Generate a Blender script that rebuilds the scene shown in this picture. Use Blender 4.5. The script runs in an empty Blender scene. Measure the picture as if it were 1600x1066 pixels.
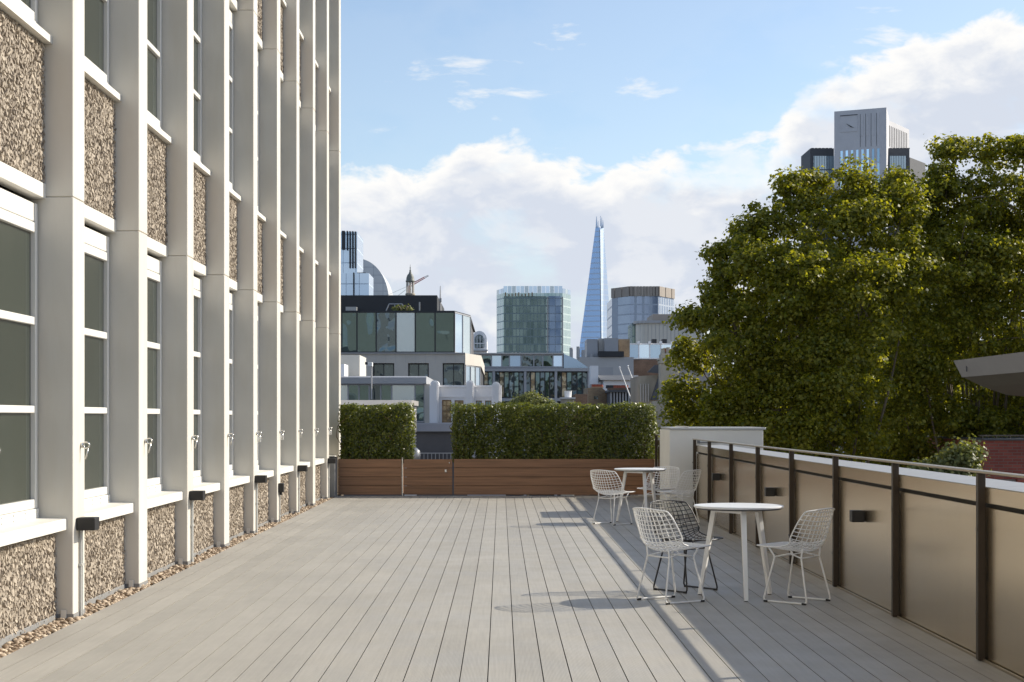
import bpy, bmesh, math, random
import numpy as np
from mathutils import Vector, Matrix

R = math.radians
random.seed(7)
rng = np.random.default_rng(7)
sc = bpy.context.scene
COL = sc.collection

# ------------------------------------------------------------------ camera
CAM_H = 1.41
cam_d = bpy.data.cameras.new('camera')
cam = bpy.data.objects.new('camera', cam_d)
COL.objects.link(cam)
cam.location = (0, 0, CAM_H)
cam.rotation_euler = (R(90), 0, 0)
cam_d.sensor_width = 36
cam_d.lens = 56.25
cam_d.shift_x = 17 / 1600
cam_d.shift_y = 119 / 1600
cam_d.clip_start = 0.05
cam_d.clip_end = 12000
sc.camera = cam

# ------------------------------------------------------------------ sky, sun, exposure
SUN_AZ = 67.7      # degrees from +Y towards +X
SUN_EL = 31.8
SKY_STRENGTH = 0.118
sc.view_settings.view_transform = 'Standard'
sc.view_settings.look = 'None'
sc.view_settings.gamma = 1
sc.view_settings.exposure = 0.53
sc.view_settings.use_curve_mapping = False

sun_d = bpy.data.lights.new('sun', 'SUN')
sun_d.energy = 4.2
sun_d.angle = R(0.55)
sun_d.color = (1.0, 0.915, 0.775)
sun = bpy.data.objects.new('sun', sun_d)
COL.objects.link(sun)
sun_dir = Vector((math.sin(R(SUN_AZ)) * math.cos(R(SUN_EL)), math.cos(R(SUN_AZ)) * math.cos(R(SUN_EL)), math.sin(R(SUN_EL))))
sun.rotation_euler = (-sun_dir).to_track_quat('-Z', 'Y').to_euler()

world = bpy.data.worlds.new('World')
sc.world = world
world.use_nodes = True
wn = world.node_tree
wn.nodes.clear()


class NB:
    """small node-building helper"""
    def __init__(s, tree): s.t = tree
    def n(s, typ, **kw):
        nd = s.t.nodes.new(typ)
        for k, v in kw.items():
            setattr(nd, k, v)
        return nd
    def link(s, a, b): s.t.links.new(a, b)
    def put(s, sock, v):
        if hasattr(v, 'links') or isinstance(v, bpy.types.NodeSocket): s.t.links.new(v, sock)
        else: sock.default_value = v
    def math(s, op, a, b=0.0, c=None, clamp=False):
        m = s.n('ShaderNodeMath', operation=op); m.use_clamp = clamp
        s.put(m.inputs[0], a); s.put(m.inputs[1], b)
        if c is not None: s.put(m.inputs[2], c)
        return m.outputs[0]
    def mapr(s, v, a, b, c=0.0, d=1.0, smooth=True):
        m = s.n('ShaderNodeMapRange'); m.interpolation_type = 'SMOOTHSTEP' if smooth else 'LINEAR'
        s.put(m.inputs[0], v); m.inputs[1].default_value = a; m.inputs[2].default_value = b
        m.inputs[3].default_value = c; m.inputs[4].default_value = d
        return m.outputs[0]
    def mix(s, f, a, b, mode='MIX'):
        m = s.n('ShaderNodeMix', data_type='RGBA', blend_type=mode)
        s.put(m.inputs[0], f); s.put(m.inputs[6], a); s.put(m.inputs[7], b)
        return m.outputs[2]
    def noise(s, vec, scale, detail=4, rough=0.55, dist=0.0):
        m = s.n('ShaderNodeTexNoise')
        s.put(m.inputs['Vector'], vec); m.inputs['Scale'].default_value = scale
        m.inputs['Detail'].default_value = detail; m.inputs['Roughness'].default_value = rough
        m.inputs['Distortion'].default_value = dist
        return m.outputs[0]
    def ramp(s, v, stops):
        m = s.n('ShaderNodeValToRGB'); s.put(m.inputs[0], v)
        e = m.color_ramp.elements
        while len(e) < len(stops): e.new(0.5)
        for i, (p, c) in enumerate(stops):
            e[i].position = p
            e[i].color = (c, c, c, 1) if not hasattr(c, '__len__') else (*c[:3], 1)
        return m.outputs[0]
    def vscale(s, vec, sx, sy, sz):
        m = s.n('ShaderNodeVectorMath', operation='MULTIPLY')
        s.put(m.inputs[0], vec); m.inputs[1].default_value = (sx, sy, sz)
        return m.outputs[0]


def build_world():
    b = NB(wn)
    sky = b.n('ShaderNodeTexSky', sky_type='NISHITA')
    sky.sun_disc = False
    sky.sun_elevation = R(SUN_EL)
    sky.sun_rotation = R(SUN_AZ)
    sky.altitude = 50
    sky.air_density = 1.0
    sky.dust_density = 0.9
    sky.ozone_density = 1.7
    tc = b.n('ShaderNodeTexCoord').outputs['Generated']
    sep = b.n('ShaderNodeSeparateXYZ'); b.link(tc, sep.inputs[0])
    az = b.math('ARCTAN2', sep.outputs[0], sep.outputs[1])
    el = b.math('ARCSINE', sep.outputs[2])
    comb = b.n('ShaderNodeCombineXYZ')
    b.link(az, comb.inputs[0]); b.link(b.math('MULTIPLY', el, 1.7), comb.inputs[1])
    v = comb.outputs[0]
    # cumulus bank: height of its top (radians of elevation) along the horizon
    t = b.mapr(az, -0.5, 0.7, 0, 1, smooth=False)
    def A(px): return (math.atan((px - 783) / 2500) + 0.5) / 1.2
    def E(py): return math.atan((652 - py) / 2500) / 0.4
    top = b.ramp(t, [(0.0, E(285)), (A(520), E(283)), (A(640), E(256)), (A(745), E(222)), (A(870), E(246)), (A(1040), E(248)),
                     (A(1130), E(248)), (A(1195), E(228)), (A(1260), E(150)), (A(1390), E(100)), (A(1560), E(55)), (A(1800), E(40)), (1.0, E(150))])
    top = b.math('MULTIPLY', top, 0.4)
    n1 = b.noise(v, 26, 8, 0.56, 0.25)
    n2 = b.noise(v, 7, 3, 0.5)
    puff = b.math('ADD', b.math('MULTIPLY', b.math('SUBTRACT', n1, 0.5), 0.075), b.math('MULTIPLY', b.math('SUBTRACT', n2, 0.5), 0.03))
    d = b.math('ADD', b.math('SUBTRACT', top, el), puff)
    m_bank = b.mapr(d, -0.005, 0.008)
    # thin wisps higher up
    cw = b.n('ShaderNodeCombineXYZ')
    b.link(b.math('MULTIPLY', az, 1.0), cw.inputs[0]); b.link(b.math('MULTIPLY', el, 3.4), cw.inputs[1]); cw.inputs[2].default_value = 3.7
    nw = b.noise(cw.outputs[0], 11, 6, 0.6, 0.3)
    m_w = b.math('MULTIPLY', b.mapr(nw, 0.55, 0.72), 0.8)
    mask = b.math('MAXIMUM', b.math('MAXIMUM', m_bank, m_w), 0.10)
    # body tone: bright billows at the rim, lavender grey belly with brighter heaps low down
    n3 = b.noise(v, 15, 6, 0.55, 0.3)
    rim = b.mapr(d, 0.006, 0.036, 1, 0)
    heap = b.mapr(n3, 0.48, 0.58)
    lowv = b.mapr(el, 0.0, 0.10, 1, 0)
    bright = b.math('MAXIMUM', rim, b.math('MULTIPLY', heap, b.math('ADD', 0.35, b.math('MULTIPLY', lowv, 0.65))), clamp=True)
    ccol = b.mix(bright, (0.70, 0.755, 0.86, 1), (1.03, 1.02, 1.0, 1))
    # blue openings inside the bank
    gap = b.math('MULTIPLY', b.mapr(b.noise(v, 9, 5, 0.55), 0.49, 0.62), 0.48)
    mask = b.math('MULTIPLY', mask, b.math('SUBTRACT', 1.0, gap))
    bg1 = b.n('ShaderNodeBackground'); b.link(sky.outputs[0], bg1.inputs[0]); bg1.inputs[1].default_value = SKY_STRENGTH
    bg2 = b.n('ShaderNodeBackground'); b.link(ccol, bg2.inputs[0]); bg2.inputs[1].default_value = 0.68
    mx = b.n('ShaderNodeMixShader')
    b.link(mask, mx.inputs[0]); b.link(bg1.outputs[0], mx.inputs[1]); b.link(bg2.outputs[0], mx.inputs[2])
    out = b.n('ShaderNodeOutputWorld'); b.link(mx.outputs[0], out.inputs[0])


build_world()

# ------------------------------------------------------------------ materials
MATS = {}


def mat(name, col, rough=0.6, metal=0.0, var=0.0, vscale=3.0, vstretch=(1, 1, 1), bump=0.0, bscale=40.0, spec=0.5,
        island=0.0, objvar=0.0, col2=None, trans=0.0, roughvar=0.0, aniso=0.0):
    """procedural principled material; noise in world space, optional per-piece tone"""
    m = bpy.data.materials.new(name)
    m.use_nodes = True
    t = m.node_tree
    b = NB(t)
    p = t.nodes['Principled BSDF']
    p.inputs['Roughness'].default_value = rough
    p.inputs['Metallic'].default_value = metal
    p.inputs['Specular IOR Level'].default_value = spec
    if aniso: p.inputs['Anisotropic'].default_value = aniso
    geo = b.n('ShaderNodeNewGeometry')
    pos = b.vscale(geo.outputs['Position'], *vstretch)
    c = (*col, 1)
    cs = None
    if col2 is not None:
        src = geo.outputs['Random Per Island'] if island else b.noise(pos, vscale, 5, 0.6)
        cs = b.mix(src if island else b.mapr(src, 0.35, 0.65), c, (*col2, 1))
    if var:
        nz = b.noise(pos, vscale, 6, 0.6)
        f = b.mapr(nz, 0.25, 0.75, 1 - var, 1 + var, smooth=False)
        mm = b.n('ShaderNodeVectorMath', operation='SCALE')
        b.put(mm.inputs[0], cs if cs is not None else c[:3]); b.link(f, mm.inputs['Scale'])
        cs = mm.outputs[0]
    if island and col2 is None or objvar:
        src = geo.outputs['Random Per Island'] if island and not objvar else b.n('ShaderNodeObjectInfo').outputs['Random']
        a = island if island and not objvar else objvar
        f = b.mapr(src, 0, 1, 1 - a, 1 + a, smooth=False)
        mm = b.n('ShaderNodeVectorMath', operation='SCALE')
        b.put(mm.inputs[0], cs if cs is not None else c[:3]); b.link(f, mm.inputs['Scale'])
        cs = mm.outputs[0]
    if cs is None: p.inputs['Base Color'].default_value = c
    else: b.link(cs, p.inputs['Base Color'])
    if roughvar:
        b.link(b.mapr(b.noise(pos, vscale * 1.7, 4), 0.3, 0.7, rough - roughvar, rough + roughvar), p.inputs['Roughness'])
    if bump:
        bn = b.n('ShaderNodeBump'); bn.inputs['Strength'].default_value = bump; bn.inputs['Distance'].default_value = 0.01
        b.link(b.noise(pos, bscale, 5, 0.6), bn.inputs['Height']); b.link(bn.outputs[0], p.inputs['Normal'])
    if trans:
        tr = b.n('ShaderNodeBsdfTranslucent')
        if cs is None: tr.inputs[0].default_value = c
        else:
            g = b.mix(1.0, cs, (1.9, 1.8, 0.55, 1), 'MULTIPLY'); b.link(g, tr.inputs[0])
        mx = b.n('ShaderNodeMixShader'); mx.inputs[0].default_value = trans
        b.link(p.outputs[0], mx.inputs[1]); b.link(tr.outputs[0], mx.inputs[2])
        b.link(mx.outputs[0], t.nodes['Material Output'].inputs[0])
    MATS[name] = m
    return m


def glass(name, tint, metal=0.5, rough=0.03, wob=0.0, wscale=0.5, objvar=0.0):
    m = mat(name, tint, rough, metal, objvar=objvar, spec=0.6)
    if wob:
        b = NB(m.node_tree)
        p = m.node_tree.nodes['Principled BSDF']
        geo = b.n('ShaderNodeNewGeometry')
        bn = b.n('ShaderNodeBump'); bn.inputs['Strength'].default_value = wob; bn.inputs['Distance'].default_value = 0.3
        b.link(b.noise(geo.outputs['Position'], wscale, 1, 0.4), bn.inputs['Height']); b.link(bn.outputs[0], p.inputs['Normal'])
    return m


def curtain(name, gcol, lcol, fw, fh, lw=0.12, lh=0.14, metal=0.55, rough=0.08, gcol2=None, nscale=0.15, cell_w=0.6):
    """far glazing too small to pick apart: a grid of mullions and floor edges in the material"""
    m = bpy.data.materials.new(name); m.use_nodes = True
    b = NB(m.node_tree); p = m.node_tree.nodes['Principled BSDF']
    geo = b.n('ShaderNodeNewGeometry')
    sep = b.n('ShaderNodeSeparateXYZ'); b.link(geo.outputs['Position'], sep.inputs[0])
    h = b.math('ADD', sep.outputs[0], b.math('MULTIPLY', sep.outputs[1], 0.83))
    a = b.math('LESS_THAN', b.math('FRACT', b.math('DIVIDE', h, fw)), lw)
    c = b.math('LESS_THAN', b.math('FRACT', b.math('DIVIDE', sep.outputs[2], fh)), lh)
    ln = b.math('MAXIMUM', a, c)
    cell = b.n('ShaderNodeCombineXYZ')
    b.link(b.math('FLOOR', b.math('DIVIDE', h, fw)), cell.inputs[0]); b.link(b.math('FLOOR', b.math('DIVIDE', sep.outputs[2], fh)), cell.inputs[1])
    wn_ = b.n('ShaderNodeTexWhiteNoise', noise_dimensions='3D'); b.link(cell.outputs[0], wn_.inputs['Vector'])
    g2 = gcol2 or tuple(x * 0.6 for x in gcol)
    nz = b.math('ADD', b.math('MULTIPLY', wn_.outputs[0], cell_w), b.math('MULTIPLY', b.mapr(b.noise(geo.outputs['Position'], nscale, 3), 0.35, 0.65), 1 - cell_w))
    col = b.mix(nz, (*gcol, 1), (*g2, 1))
    b.link(b.mix(ln, col, (*lcol, 1)), p.inputs['Base Color'])
    b.link(b.math('MULTIPLY', b.math('SUBTRACT', 1.0, ln), metal), p.inputs['Metallic'])
    b.link(b.mapr(ln, 0, 1, rough, 0.5, smooth=False), p.inputs['Roughness'])
    MATS[name] = m
    return m


def brick_mat(name, c1, c2, mortar, scale=1.0):
    m = bpy.data.materials.new(name); m.use_nodes = True
    b = NB(m.node_tree); p = m.node_tree.nodes['Principled BSDF']
    geo = b.n('ShaderNodeNewGeometry')
    sep = b.n('ShaderNodeSeparateXYZ'); b.link(geo.outputs['Position'], sep.inputs[0])
    cb = b.n('ShaderNodeCombineXYZ'); b.link(b.math('ADD', sep.outputs[0], sep.outputs[1]), cb.inputs[0]); b.link(sep.outputs[2], cb.inputs[1])
    br = b.n('ShaderNodeTexBrick'); b.link(cb.outputs[0], br.inputs['Vector'])
    br.inputs['Color1'].default_value = (*c1, 1); br.inputs['Color2'].default_value = (*c2, 1); br.inputs['Mortar'].default_value = (*mortar, 1)
    br.inputs['Scale'].default_value = scale; br.inputs['Brick Width'].default_value = 0.23; br.inputs['Row Height'].default_value = 0.075
    br.inputs['Mortar Size'].default_value = 0.008
    f = b.mapr(b.noise(geo.outputs['Position'], 0.7, 5), 0.3, 0.7, 0.75, 1.2)
    mm = b.n('ShaderNodeVectorMath', operation='SCALE'); b.link(br.outputs[0], mm.inputs[0]); b.link(f, mm.inputs['Scale'])
    b.link(mm.outputs[0], p.inputs['Base Color']); p.inputs['Roughness'].default_value = 0.85
    MATS[name] = m
    return m


mat('pier_paint', (0.67, 0.645, 0.585), 0.55, col2=(0.585, 0.55, 0.48), var=0.09, vscale=2.6, vstretch=(1, 1, 0.22), bump=0.06, bscale=60)
mat('window_white', (0.74, 0.725, 0.68), 0.4, var=0.03, vscale=4)
mat('sill_stone', (0.72, 0.70, 0.64), 0.5, var=0.08, vscale=5, bump=0.05, bscale=70)
glass('facade_glass', (0.035, 0.042, 0.032), metal=0.0, rough=0.02, wob=0.02, wscale=1.6, objvar=0.25)
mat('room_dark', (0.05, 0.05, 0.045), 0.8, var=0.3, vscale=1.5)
mat('mortar', (0.30, 0.265, 0.22), 0.9, var=0.2, vscale=20, bump=0.3, bscale=90)
mat('flint', (0.215, 0.175, 0.135), 0.8, col2=(0.47, 0.405, 0.32), island=1, var=0.18, vscale=30)
mat('base_flashing', (0.24, 0.24, 0.235), 0.6, var=0.15)
mat('pebble', (0.20, 0.13, 0.075), 0.65, col2=(0.58, 0.47, 0.34), island=1, var=0.15, vscale=40)
mat('gravel_bed', (0.12, 0.09, 0.06), 0.9, var=0.3, vscale=40)
mat('steel', (0.62, 0.61, 0.58), 0.25, 1.0, var=0.1, vscale=30)
mat('tag_white', (0.75, 0.75, 0.72), 0.6, var=0.03)
mat('lamp_black', (0.012, 0.012, 0.013), 0.45, var=0.2, vscale=20)
mat('conduit', (0.50, 0.50, 0.48), 0.4, 0.3, var=0.06)
mat('bronze_sheet', (0.72, 0.60, 0.43), 0.24, 1.0, var=0.03, vscale=1.0, vstretch=(1, 9, 0.12))
mat('bronze_post', (0.040, 0.029, 0.020), 0.45, 0.3, var=0.12, vscale=8)
mat('bronze_rail', (0.42, 0.36, 0.27), 0.38, 0.8, var=0.08, vscale=6)
mat('coping_grey', (0.40, 0.40, 0.395), 0.42, 0.35, var=0.05, vscale=3)
mat('black_gap', (0.02, 0.018, 0.015), 0.8, var=0.1)
mat('white_render', (0.76, 0.75, 0.70), 0.6, var=0.05, vscale=2, bump=0.04, bscale=50)
mat('cap_metal', (0.55, 0.55, 0.53), 0.4, 0.4, var=0.05)
mat('wood', (0.250, 0.128, 0.064), 0.55, var=0.32, vscale=3.2, vstretch=(0.35, 1, 9), objvar=0.16, bump=0.15, bscale=30)
mat('soil', (0.03, 0.022, 0.015), 0.95, var=0.3, vscale=20)
mat('hedge_leaf', (0.042, 0.064, 0.012), 0.38, col2=(0.185, 0.205, 0.038), island=1, trans=0.36, spec=0.5)
mat('hedge_stem', (0.13, 0.075, 0.04), 0.8, var=0.2)
mat('plane_leaf', (0.092, 0.118, 0.014), 0.5, col2=(0.300, 0.285, 0.034), island=1, trans=0.5)
mat('olive_leaf', (0.09, 0.115, 0.04), 0.5, col2=(0.24, 0.25, 0.10), island=1, trans=0.3)
mat('bark', (0.16, 0.13, 0.09), 0.85, var=0.35, vscale=4, bump=0.3, bscale=12)
mat('white_powder', (0.86, 0.86, 0.85), 0.35, var=0.02)
mat('black_powder', (0.012, 0.012, 0.014), 0.4, var=0.1)
mat('table_top', (0.74, 0.75, 0.76), 0.3, var=0.02)
mat('table_edge', (0.10, 0.10, 0.11), 0.5, var=0.05)
mat('rubber', (0.02, 0.02, 0.02), 0.7, var=0.1)


def deck_material():
    m = mat('deck_board', (0.335, 0.317, 0.280), 0.55, objvar=0.06)
    b = NB(m.node_tree); p = m.node_tree.nodes['Principled BSDF']
    geo = b.n('ShaderNodeNewGeometry')
    src = p.inputs['Base Color'].links[0].from_socket
    blot = b.mapr(b.noise(b.vscale(geo.outputs['Position'], 1.0, 0.45, 1), 1.3, 5, 0.6), 0.3, 0.7, 0.93, 1.06)
    fine = b.mapr(b.noise(b.vscale(geo.outputs['Position'], 60, 1.5, 1), 1.0, 3, 0.6), 0.3, 0.7, 0.95, 1.05)
    mm = b.n('ShaderNodeVectorMath', operation='SCALE'); b.link(src, mm.inputs[0]); b.link(b.math('MULTIPLY', blot, fine), mm.inputs['Scale'])
    b.link(mm.outputs[0], p.inputs['Base Color'])
    sep = b.n('ShaderNodeSeparateXYZ'); b.link(geo.outputs['Position'], sep.inputs[0])
    w = b.math('SINE', b.math('MULTIPLY', sep.outputs[0], 2 * math.pi / 0.0075))
    bn = b.n('ShaderNodeBump'); bn.inputs['Strength'].default_value = 0.22; bn.inputs['Distance'].default_value = 0.0015
    b.link(w, bn.inputs['Height']); b.link(bn.outputs[0], p.inputs['Normal'])
    b.link(b.mapr(b.noise(geo.outputs['Position'], 2.1, 4), 0.3, 0.7, 0.47, 0.62), p.inputs['Roughness'])


deck_material()


# ------------------------------------------------------------------ mesh helpers
class MB:
    def __init__(s): s.v = []; s.f = []
    def add(s, vs, fs):
        o = len(s.v); s.v += [tuple(x) for x in vs]; s.f += [tuple(i + o for i in f) for f in fs]; return s
    def box(s, x0, x1, y0, y1, z0, z1, c=0.0):
        if c <= 0:
            return s.add([(x0, y0, z0), (x1, y0, z0), (x1, y1, z0), (x0, y1, z0), (x0, y0, z1), (x1, y0, z1), (x1, y1, z1), (x0, y1, z1)],
                         [(0, 3, 2, 1), (4, 5, 6, 7), (0, 1, 5, 4), (1, 2, 6, 5), (2, 3, 7, 6), (3, 0, 4, 7)])
        bm = bmesh.new()
        bmesh.ops.create_cube(bm, size=1)
        for q in bm.verts:
            q.co = Vector(((x0 + x1) / 2 + q.co.x * (x1 - x0), (y0 + y1) / 2 + q.co.y * (y1 - y0), (z0 + z1) / 2 + q.co.z * (z1 - z0)))
        bmesh.ops.bevel(bm, geom=bm.edges[:], offset=c, segments=1, affect='EDGES')
        bm.verts.index_update()
        s.add([q.co[:] for q in bm.verts], [[q.index for q in f.verts] for f in bm.faces]); bm.free(); return s
    def prism(s, poly, z0, z1):
        """vertical prism on a counter-clockwise footprint"""
        n = len(poly)
        vs = [(x, y, z0) for x, y in poly] + [(x, y, z1) for x, y in poly]
        fs = [tuple(range(n))[::-1], tuple(range(n, 2 * n))] + [(i, (i + 1) % n, n + (i + 1) % n, n + i) for i in range(n)]
        return s.add(vs, fs)
    def extr_x(s, poly, x0, x1):
        n = len(poly)
        vs = [(x0, y, z) for y, z in poly] + [(x1, y, z) for y, z in poly]
        return s.add(vs, [tuple(range(n))[::-1], tuple(range(n, 2 * n))] + [(i, (i + 1) % n, n + (i + 1) % n, n + i) for i in range(n)])
    def extr_y(s, poly, y0, y1):
        n = len(poly)
        vs = [(x, y0, z) for x, z in poly] + [(x, y1, z) for x, z in poly]
        return s.add(vs, [tuple(range(n)), tuple(range(n, 2 * n))[::-1]] + [(i, n + i, n + (i + 1) % n, (i + 1) % n) for i in range(n)])
    def tube(s, pts, r, n=6, closed=False, r1=None):
        pts = [Vector(p) for p in pts]; m = len(pts)
        ref = None; rings = []
        for i, p in enumerate(pts):
            a = pts[(i - 1) % m] if closed or i > 0 else p
            c = pts[(i + 1) % m] if closed or i < m - 1 else p
            t = (c - a).normalized()
            if ref is None:
                ref = t.orthogonal().normalized()
            ref = (ref - t * ref.dot(t)).normalized()
            bi = t.cross(ref)
            rr = r if r1 is None else r + (r1 - r) * i / max(1, m - 1)
            rings.append([p + (ref * math.cos(2 * math.pi * k / n) + bi * math.sin(2 * math.pi * k / n)) * rr for k in range(n)])
        vs = [q for g in rings for q in g]; fs = []
        for i in range(m if closed else m - 1):
            j = (i + 1) % m
            for k in range(n):
                fs.append((i * n + k, i * n + (k + 1) % n, j * n + (k + 1) % n, j * n + k))
        if not closed:
            fs.append(tuple(range(n))[::-1]); fs.append(tuple((m - 1) * n + k for k in range(n)))
        return s.add(vs, fs)
    def lathe(s, prof, cx, cy, n=16):
        vs = []; fs = []
        for r, z in prof:
            for k in range(n):
                vs.append((cx + r * math.cos(2 * math.pi * k / n), cy + r * math.sin(2 * math.pi * k / n), z))
        for i in range(len(prof) - 1):
            for k in range(n):
                fs.append((i * n + k, i * n + (k + 1) % n, (i + 1) * n + (k + 1) % n, (i + 1) * n + k))
        fs.append(tuple(range(n))[::-1]); fs.append(tuple((len(prof) - 1) * n + k for k in range(n)))
        return s.add(vs, fs)
    def mesh(s, name, material, smooth=False):
        me = bpy.data.meshes.new(name)
        me.from_pydata(s.v, [], s.f)
        me.materials.append(MATS[material] if isinstance(material, str) else material)
        if smooth: me.polygons.foreach_set('use_smooth', [True] * len(me.polygons))
        me.update()
        return me
    def build(s, name, material, parent=None, smooth=False):
        return inst(name, s.mesh(name, material, smooth), parent)


def inst(name, me, parent=None, loc=None, rz=None):
    o = bpy.data.objects.new(name, me)
    COL.objects.link(o)
    if parent is not None: o.parent = parent
    if loc is not None: o.location = loc
    if rz is not None: o.rotation_euler = (0, 0, rz)
    return o


def tag(o, label=None, cat=None, group=None, kind=None):
    if label: o['label'] = label
    if cat: o['category'] = cat
    if group: o['group'] = group
    if kind: o['kind'] = kind
    return o


def thing(name, label, cat, group=None, loc=(0, 0, 0), rz=0.0):
    o = bpy.data.objects.new(name, None)
    o.empty_display_size = 0.2
    COL.objects.link(o); o.location = loc; o.rotation_euler = (0, 0, rz)
    return tag(o, label, cat, group)


def quads_mesh(name, V, material, nper=4):
    """V: (N, nper, 3) array of separate polygons"""
    n = V.shape[0]
    me = bpy.data.meshes.new(name)
    me.vertices.add(n * nper); me.loops.add(n * nper); me.polygons.add(n)
    me.vertices.foreach_set('co', V.reshape(-1).astype(np.float32))
    me.loops.foreach_set('vertex_index', np.arange(n * nper, dtype=np.int32))
    me.polygons.foreach_set('loop_start', np.arange(0, n * nper, nper, dtype=np.int32))
    me.polygons.foreach_set('loop_total', np.full(n, nper, dtype=np.int32))
    me.materials.append(MATS[material])
    me.update(calc_edges=True)
    me.validate()
    return me


def leaf_quads(P, N, size, jitter=0.8, aspect=0.62):
    """leaf-shaped quads (kite) at points P facing about N"""
    n = len(P)
    N = N + rng.normal(0, jitter, (n, 3)); N /= np.linalg.norm(N, axis=1, keepdims=True) + 1e-9
    T = np.cross(N, rng.normal(0, 1, (n, 3))); T /= np.linalg.norm(T, axis=1, keepdims=True) + 1e-9
    B = np.cross(N, T)
    s = size * rng.uniform(0.65, 1.25, (n, 1))
    a = P - T * s * 0.5
    c = P + T * s * 0.5 - N * s * 0.12
    b = P + B * s * aspect * 0.5 + T * s * 0.04 + N * s * 0.06
    d = P - B * s * aspect * 0.5 + T * s * 0.04 + N * s * 0.06
    return np.stack([a, b, c, d], 1)


def at(px, py, Y):
    k = Y / 2500
    return Vector(((px - 783) * k, Y, CAM_H + (652 - py) * k))


def X(px, Y): return (px - 783) * Y / 2500
def Z(py, Y): return CAM_H + (652 - py) * Y / 2500


GROUND = -16.0
# ------------------------------------------------------------------ setting: ground, podium, deck, gravel
mat('asphalt', (0.055, 0.055, 0.055), 0.9, var=0.25, vscale=0.3)
tag(MB().add([(-6000, -3000, GROUND), (6000, -3000, GROUND), (6000, 9000, GROUND), (-6000, 9000, GROUND)], [(0, 1, 2, 3)]).build('ground', 'asphalt'), kind='structure')
mat('podium', (0.30, 0.29, 0.27), 0.85, var=0.1)
tag(MB().box(-3.3, 3.12, -9.9, 29.9, GROUND, -0.06).build('terrace_podium', 'podium'), kind='structure')

DX0, DX1, DY0, DY1 = -2.93, 2.785, -6.0, 28.72
deck = thing('deck', None, None); tag(deck, kind='structure')
BW = 0.149
nb = int(round((DX1 - DX0) / BW))
BW = (DX1 - DX0) / nb
bm_ = MB().box(0.0027, BW - 0.0027, DY0, DY1, -0.0012, 0.0).box(0.0075, BW - 0.0075, DY0, DY1, -0.024, -0.0013).mesh('deck_board', 'deck_board')
for i in range(nb):
    inst('deck_board', bm_, deck, (DX0 + i * BW, 0, rng.uniform(-0.0003, 0.0003)))
MB().box(DX0, DX1, DY0, DY1, -0.058, -0.030).build('deck_joist_layer', 'black_gap', deck)
MB().box(DX1 + 0.001, DX1 + 0.012, DY0, DY1, -0.05, 0.012).build('edge_trim', 'bronze_rail', deck)

tag(MB().box(-3.118, DX0 - 0.004, DY0, 29.8, -0.055, -0.032).build('gravel_bed', 'gravel_bed'), kind='structure')


def pebbles():
    bm = bmesh.new(); bmesh.ops.create_icosphere(bm, subdivisions=2, radius=1)
    bv = np.array([q.co[:] for q in bm.verts]); bf = np.array([[q.index for q in f.verts] for f in bm.faces]); bm.free()
    V = []; F = []; o = 0
    for i in range(3600):
        y = 8.4 + (29.6 - 8.4) * (i / 3600) ** 1.15 + rng.uniform(-.05, .05)
        x = rng.uniform(-3.10, -2.945)
        r = rng.uniform(0.010, 0.021)
        sc_ = np.array([rng.uniform(.8, 1.35), rng.uniform(.8, 1.35), rng.uniform(.5, .85)]) * r
        M = np.array(Matrix.Rotation(rng.uniform(0, 6.28), 3, 'Z') @ Matrix.Rotation(rng.normal(0, .35), 3, 'X'))
        w = bv * (1 + 0.10 * np.sin(bv[:, [1, 2, 0]] * 3 + rng.uniform(0, 6, 3)))
        p = (w * sc_) @ M.T + np.array([x, y, -0.030 + rng.uniform(0, 0.022) + sc_[2] * 0.6])
        V.append(p); F.append(bf + o); o += len(bv)
    V = np.concatenate(V); F = np.concatenate(F)
    me = bpy.data.meshes.new('pebbles')
    me.vertices.add(len(V)); me.loops.add(len(F) * 3); me.polygons.add(len(F))
    me.vertices.foreach_set('co', V.reshape(-1).astype(np.float32))
    me.loops.foreach_set('vertex_index', F.reshape(-1).astype(np.int32))
    me.polygons.foreach_set('loop_start', np.arange(0, len(F) * 3, 3, dtype=np.int32))
    me.polygons.foreach_set('loop_total', np.full(len(F), 3, dtype=np.int32))
    me.polygons.foreach_set('use_smooth', np.ones(len(F), dtype=bool))
    me.materials.append(MATS['pebble']); me.update(calc_edges=True)
    tag(inst('pebbles', me), 'brown and buff pebbles along the foot of the white facade', 'pebbles', kind='stuff')


pebbles()

# ------------------------------------------------------------------ the white ribbed building
PITCH = 2.045
PY0 = 9.325                      # centre of pier index 0
XF, XW = -3.0, -3.24             # pier front, window plane
PH = 0.155                       # half thickness of a pier
STOREY = 3.39
J0 = 2.955                       # first pier joint
bld = thing('office_building', 'white ribbed office block with flint panels along the left of the terrace', 'building', loc=(0, 0, 0))
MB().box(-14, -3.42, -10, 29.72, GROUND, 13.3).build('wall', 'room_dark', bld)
MB().box(-14.1, -3.02, -10.05, PY0 - 4 * PITCH - 0.2, -0.05, 13.3).build('side_wall', 'pier_paint', bld)
MB().box(-14.1, -3.0, -10.1, 29.95, 13.305, 13.6).build('roof_edge', 'pier_paint', bld)
MB().box(-14, -3.26, 29.725, 29.93, GROUND, 13.3).build('end_wall', 'pier_paint', bld)

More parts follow.
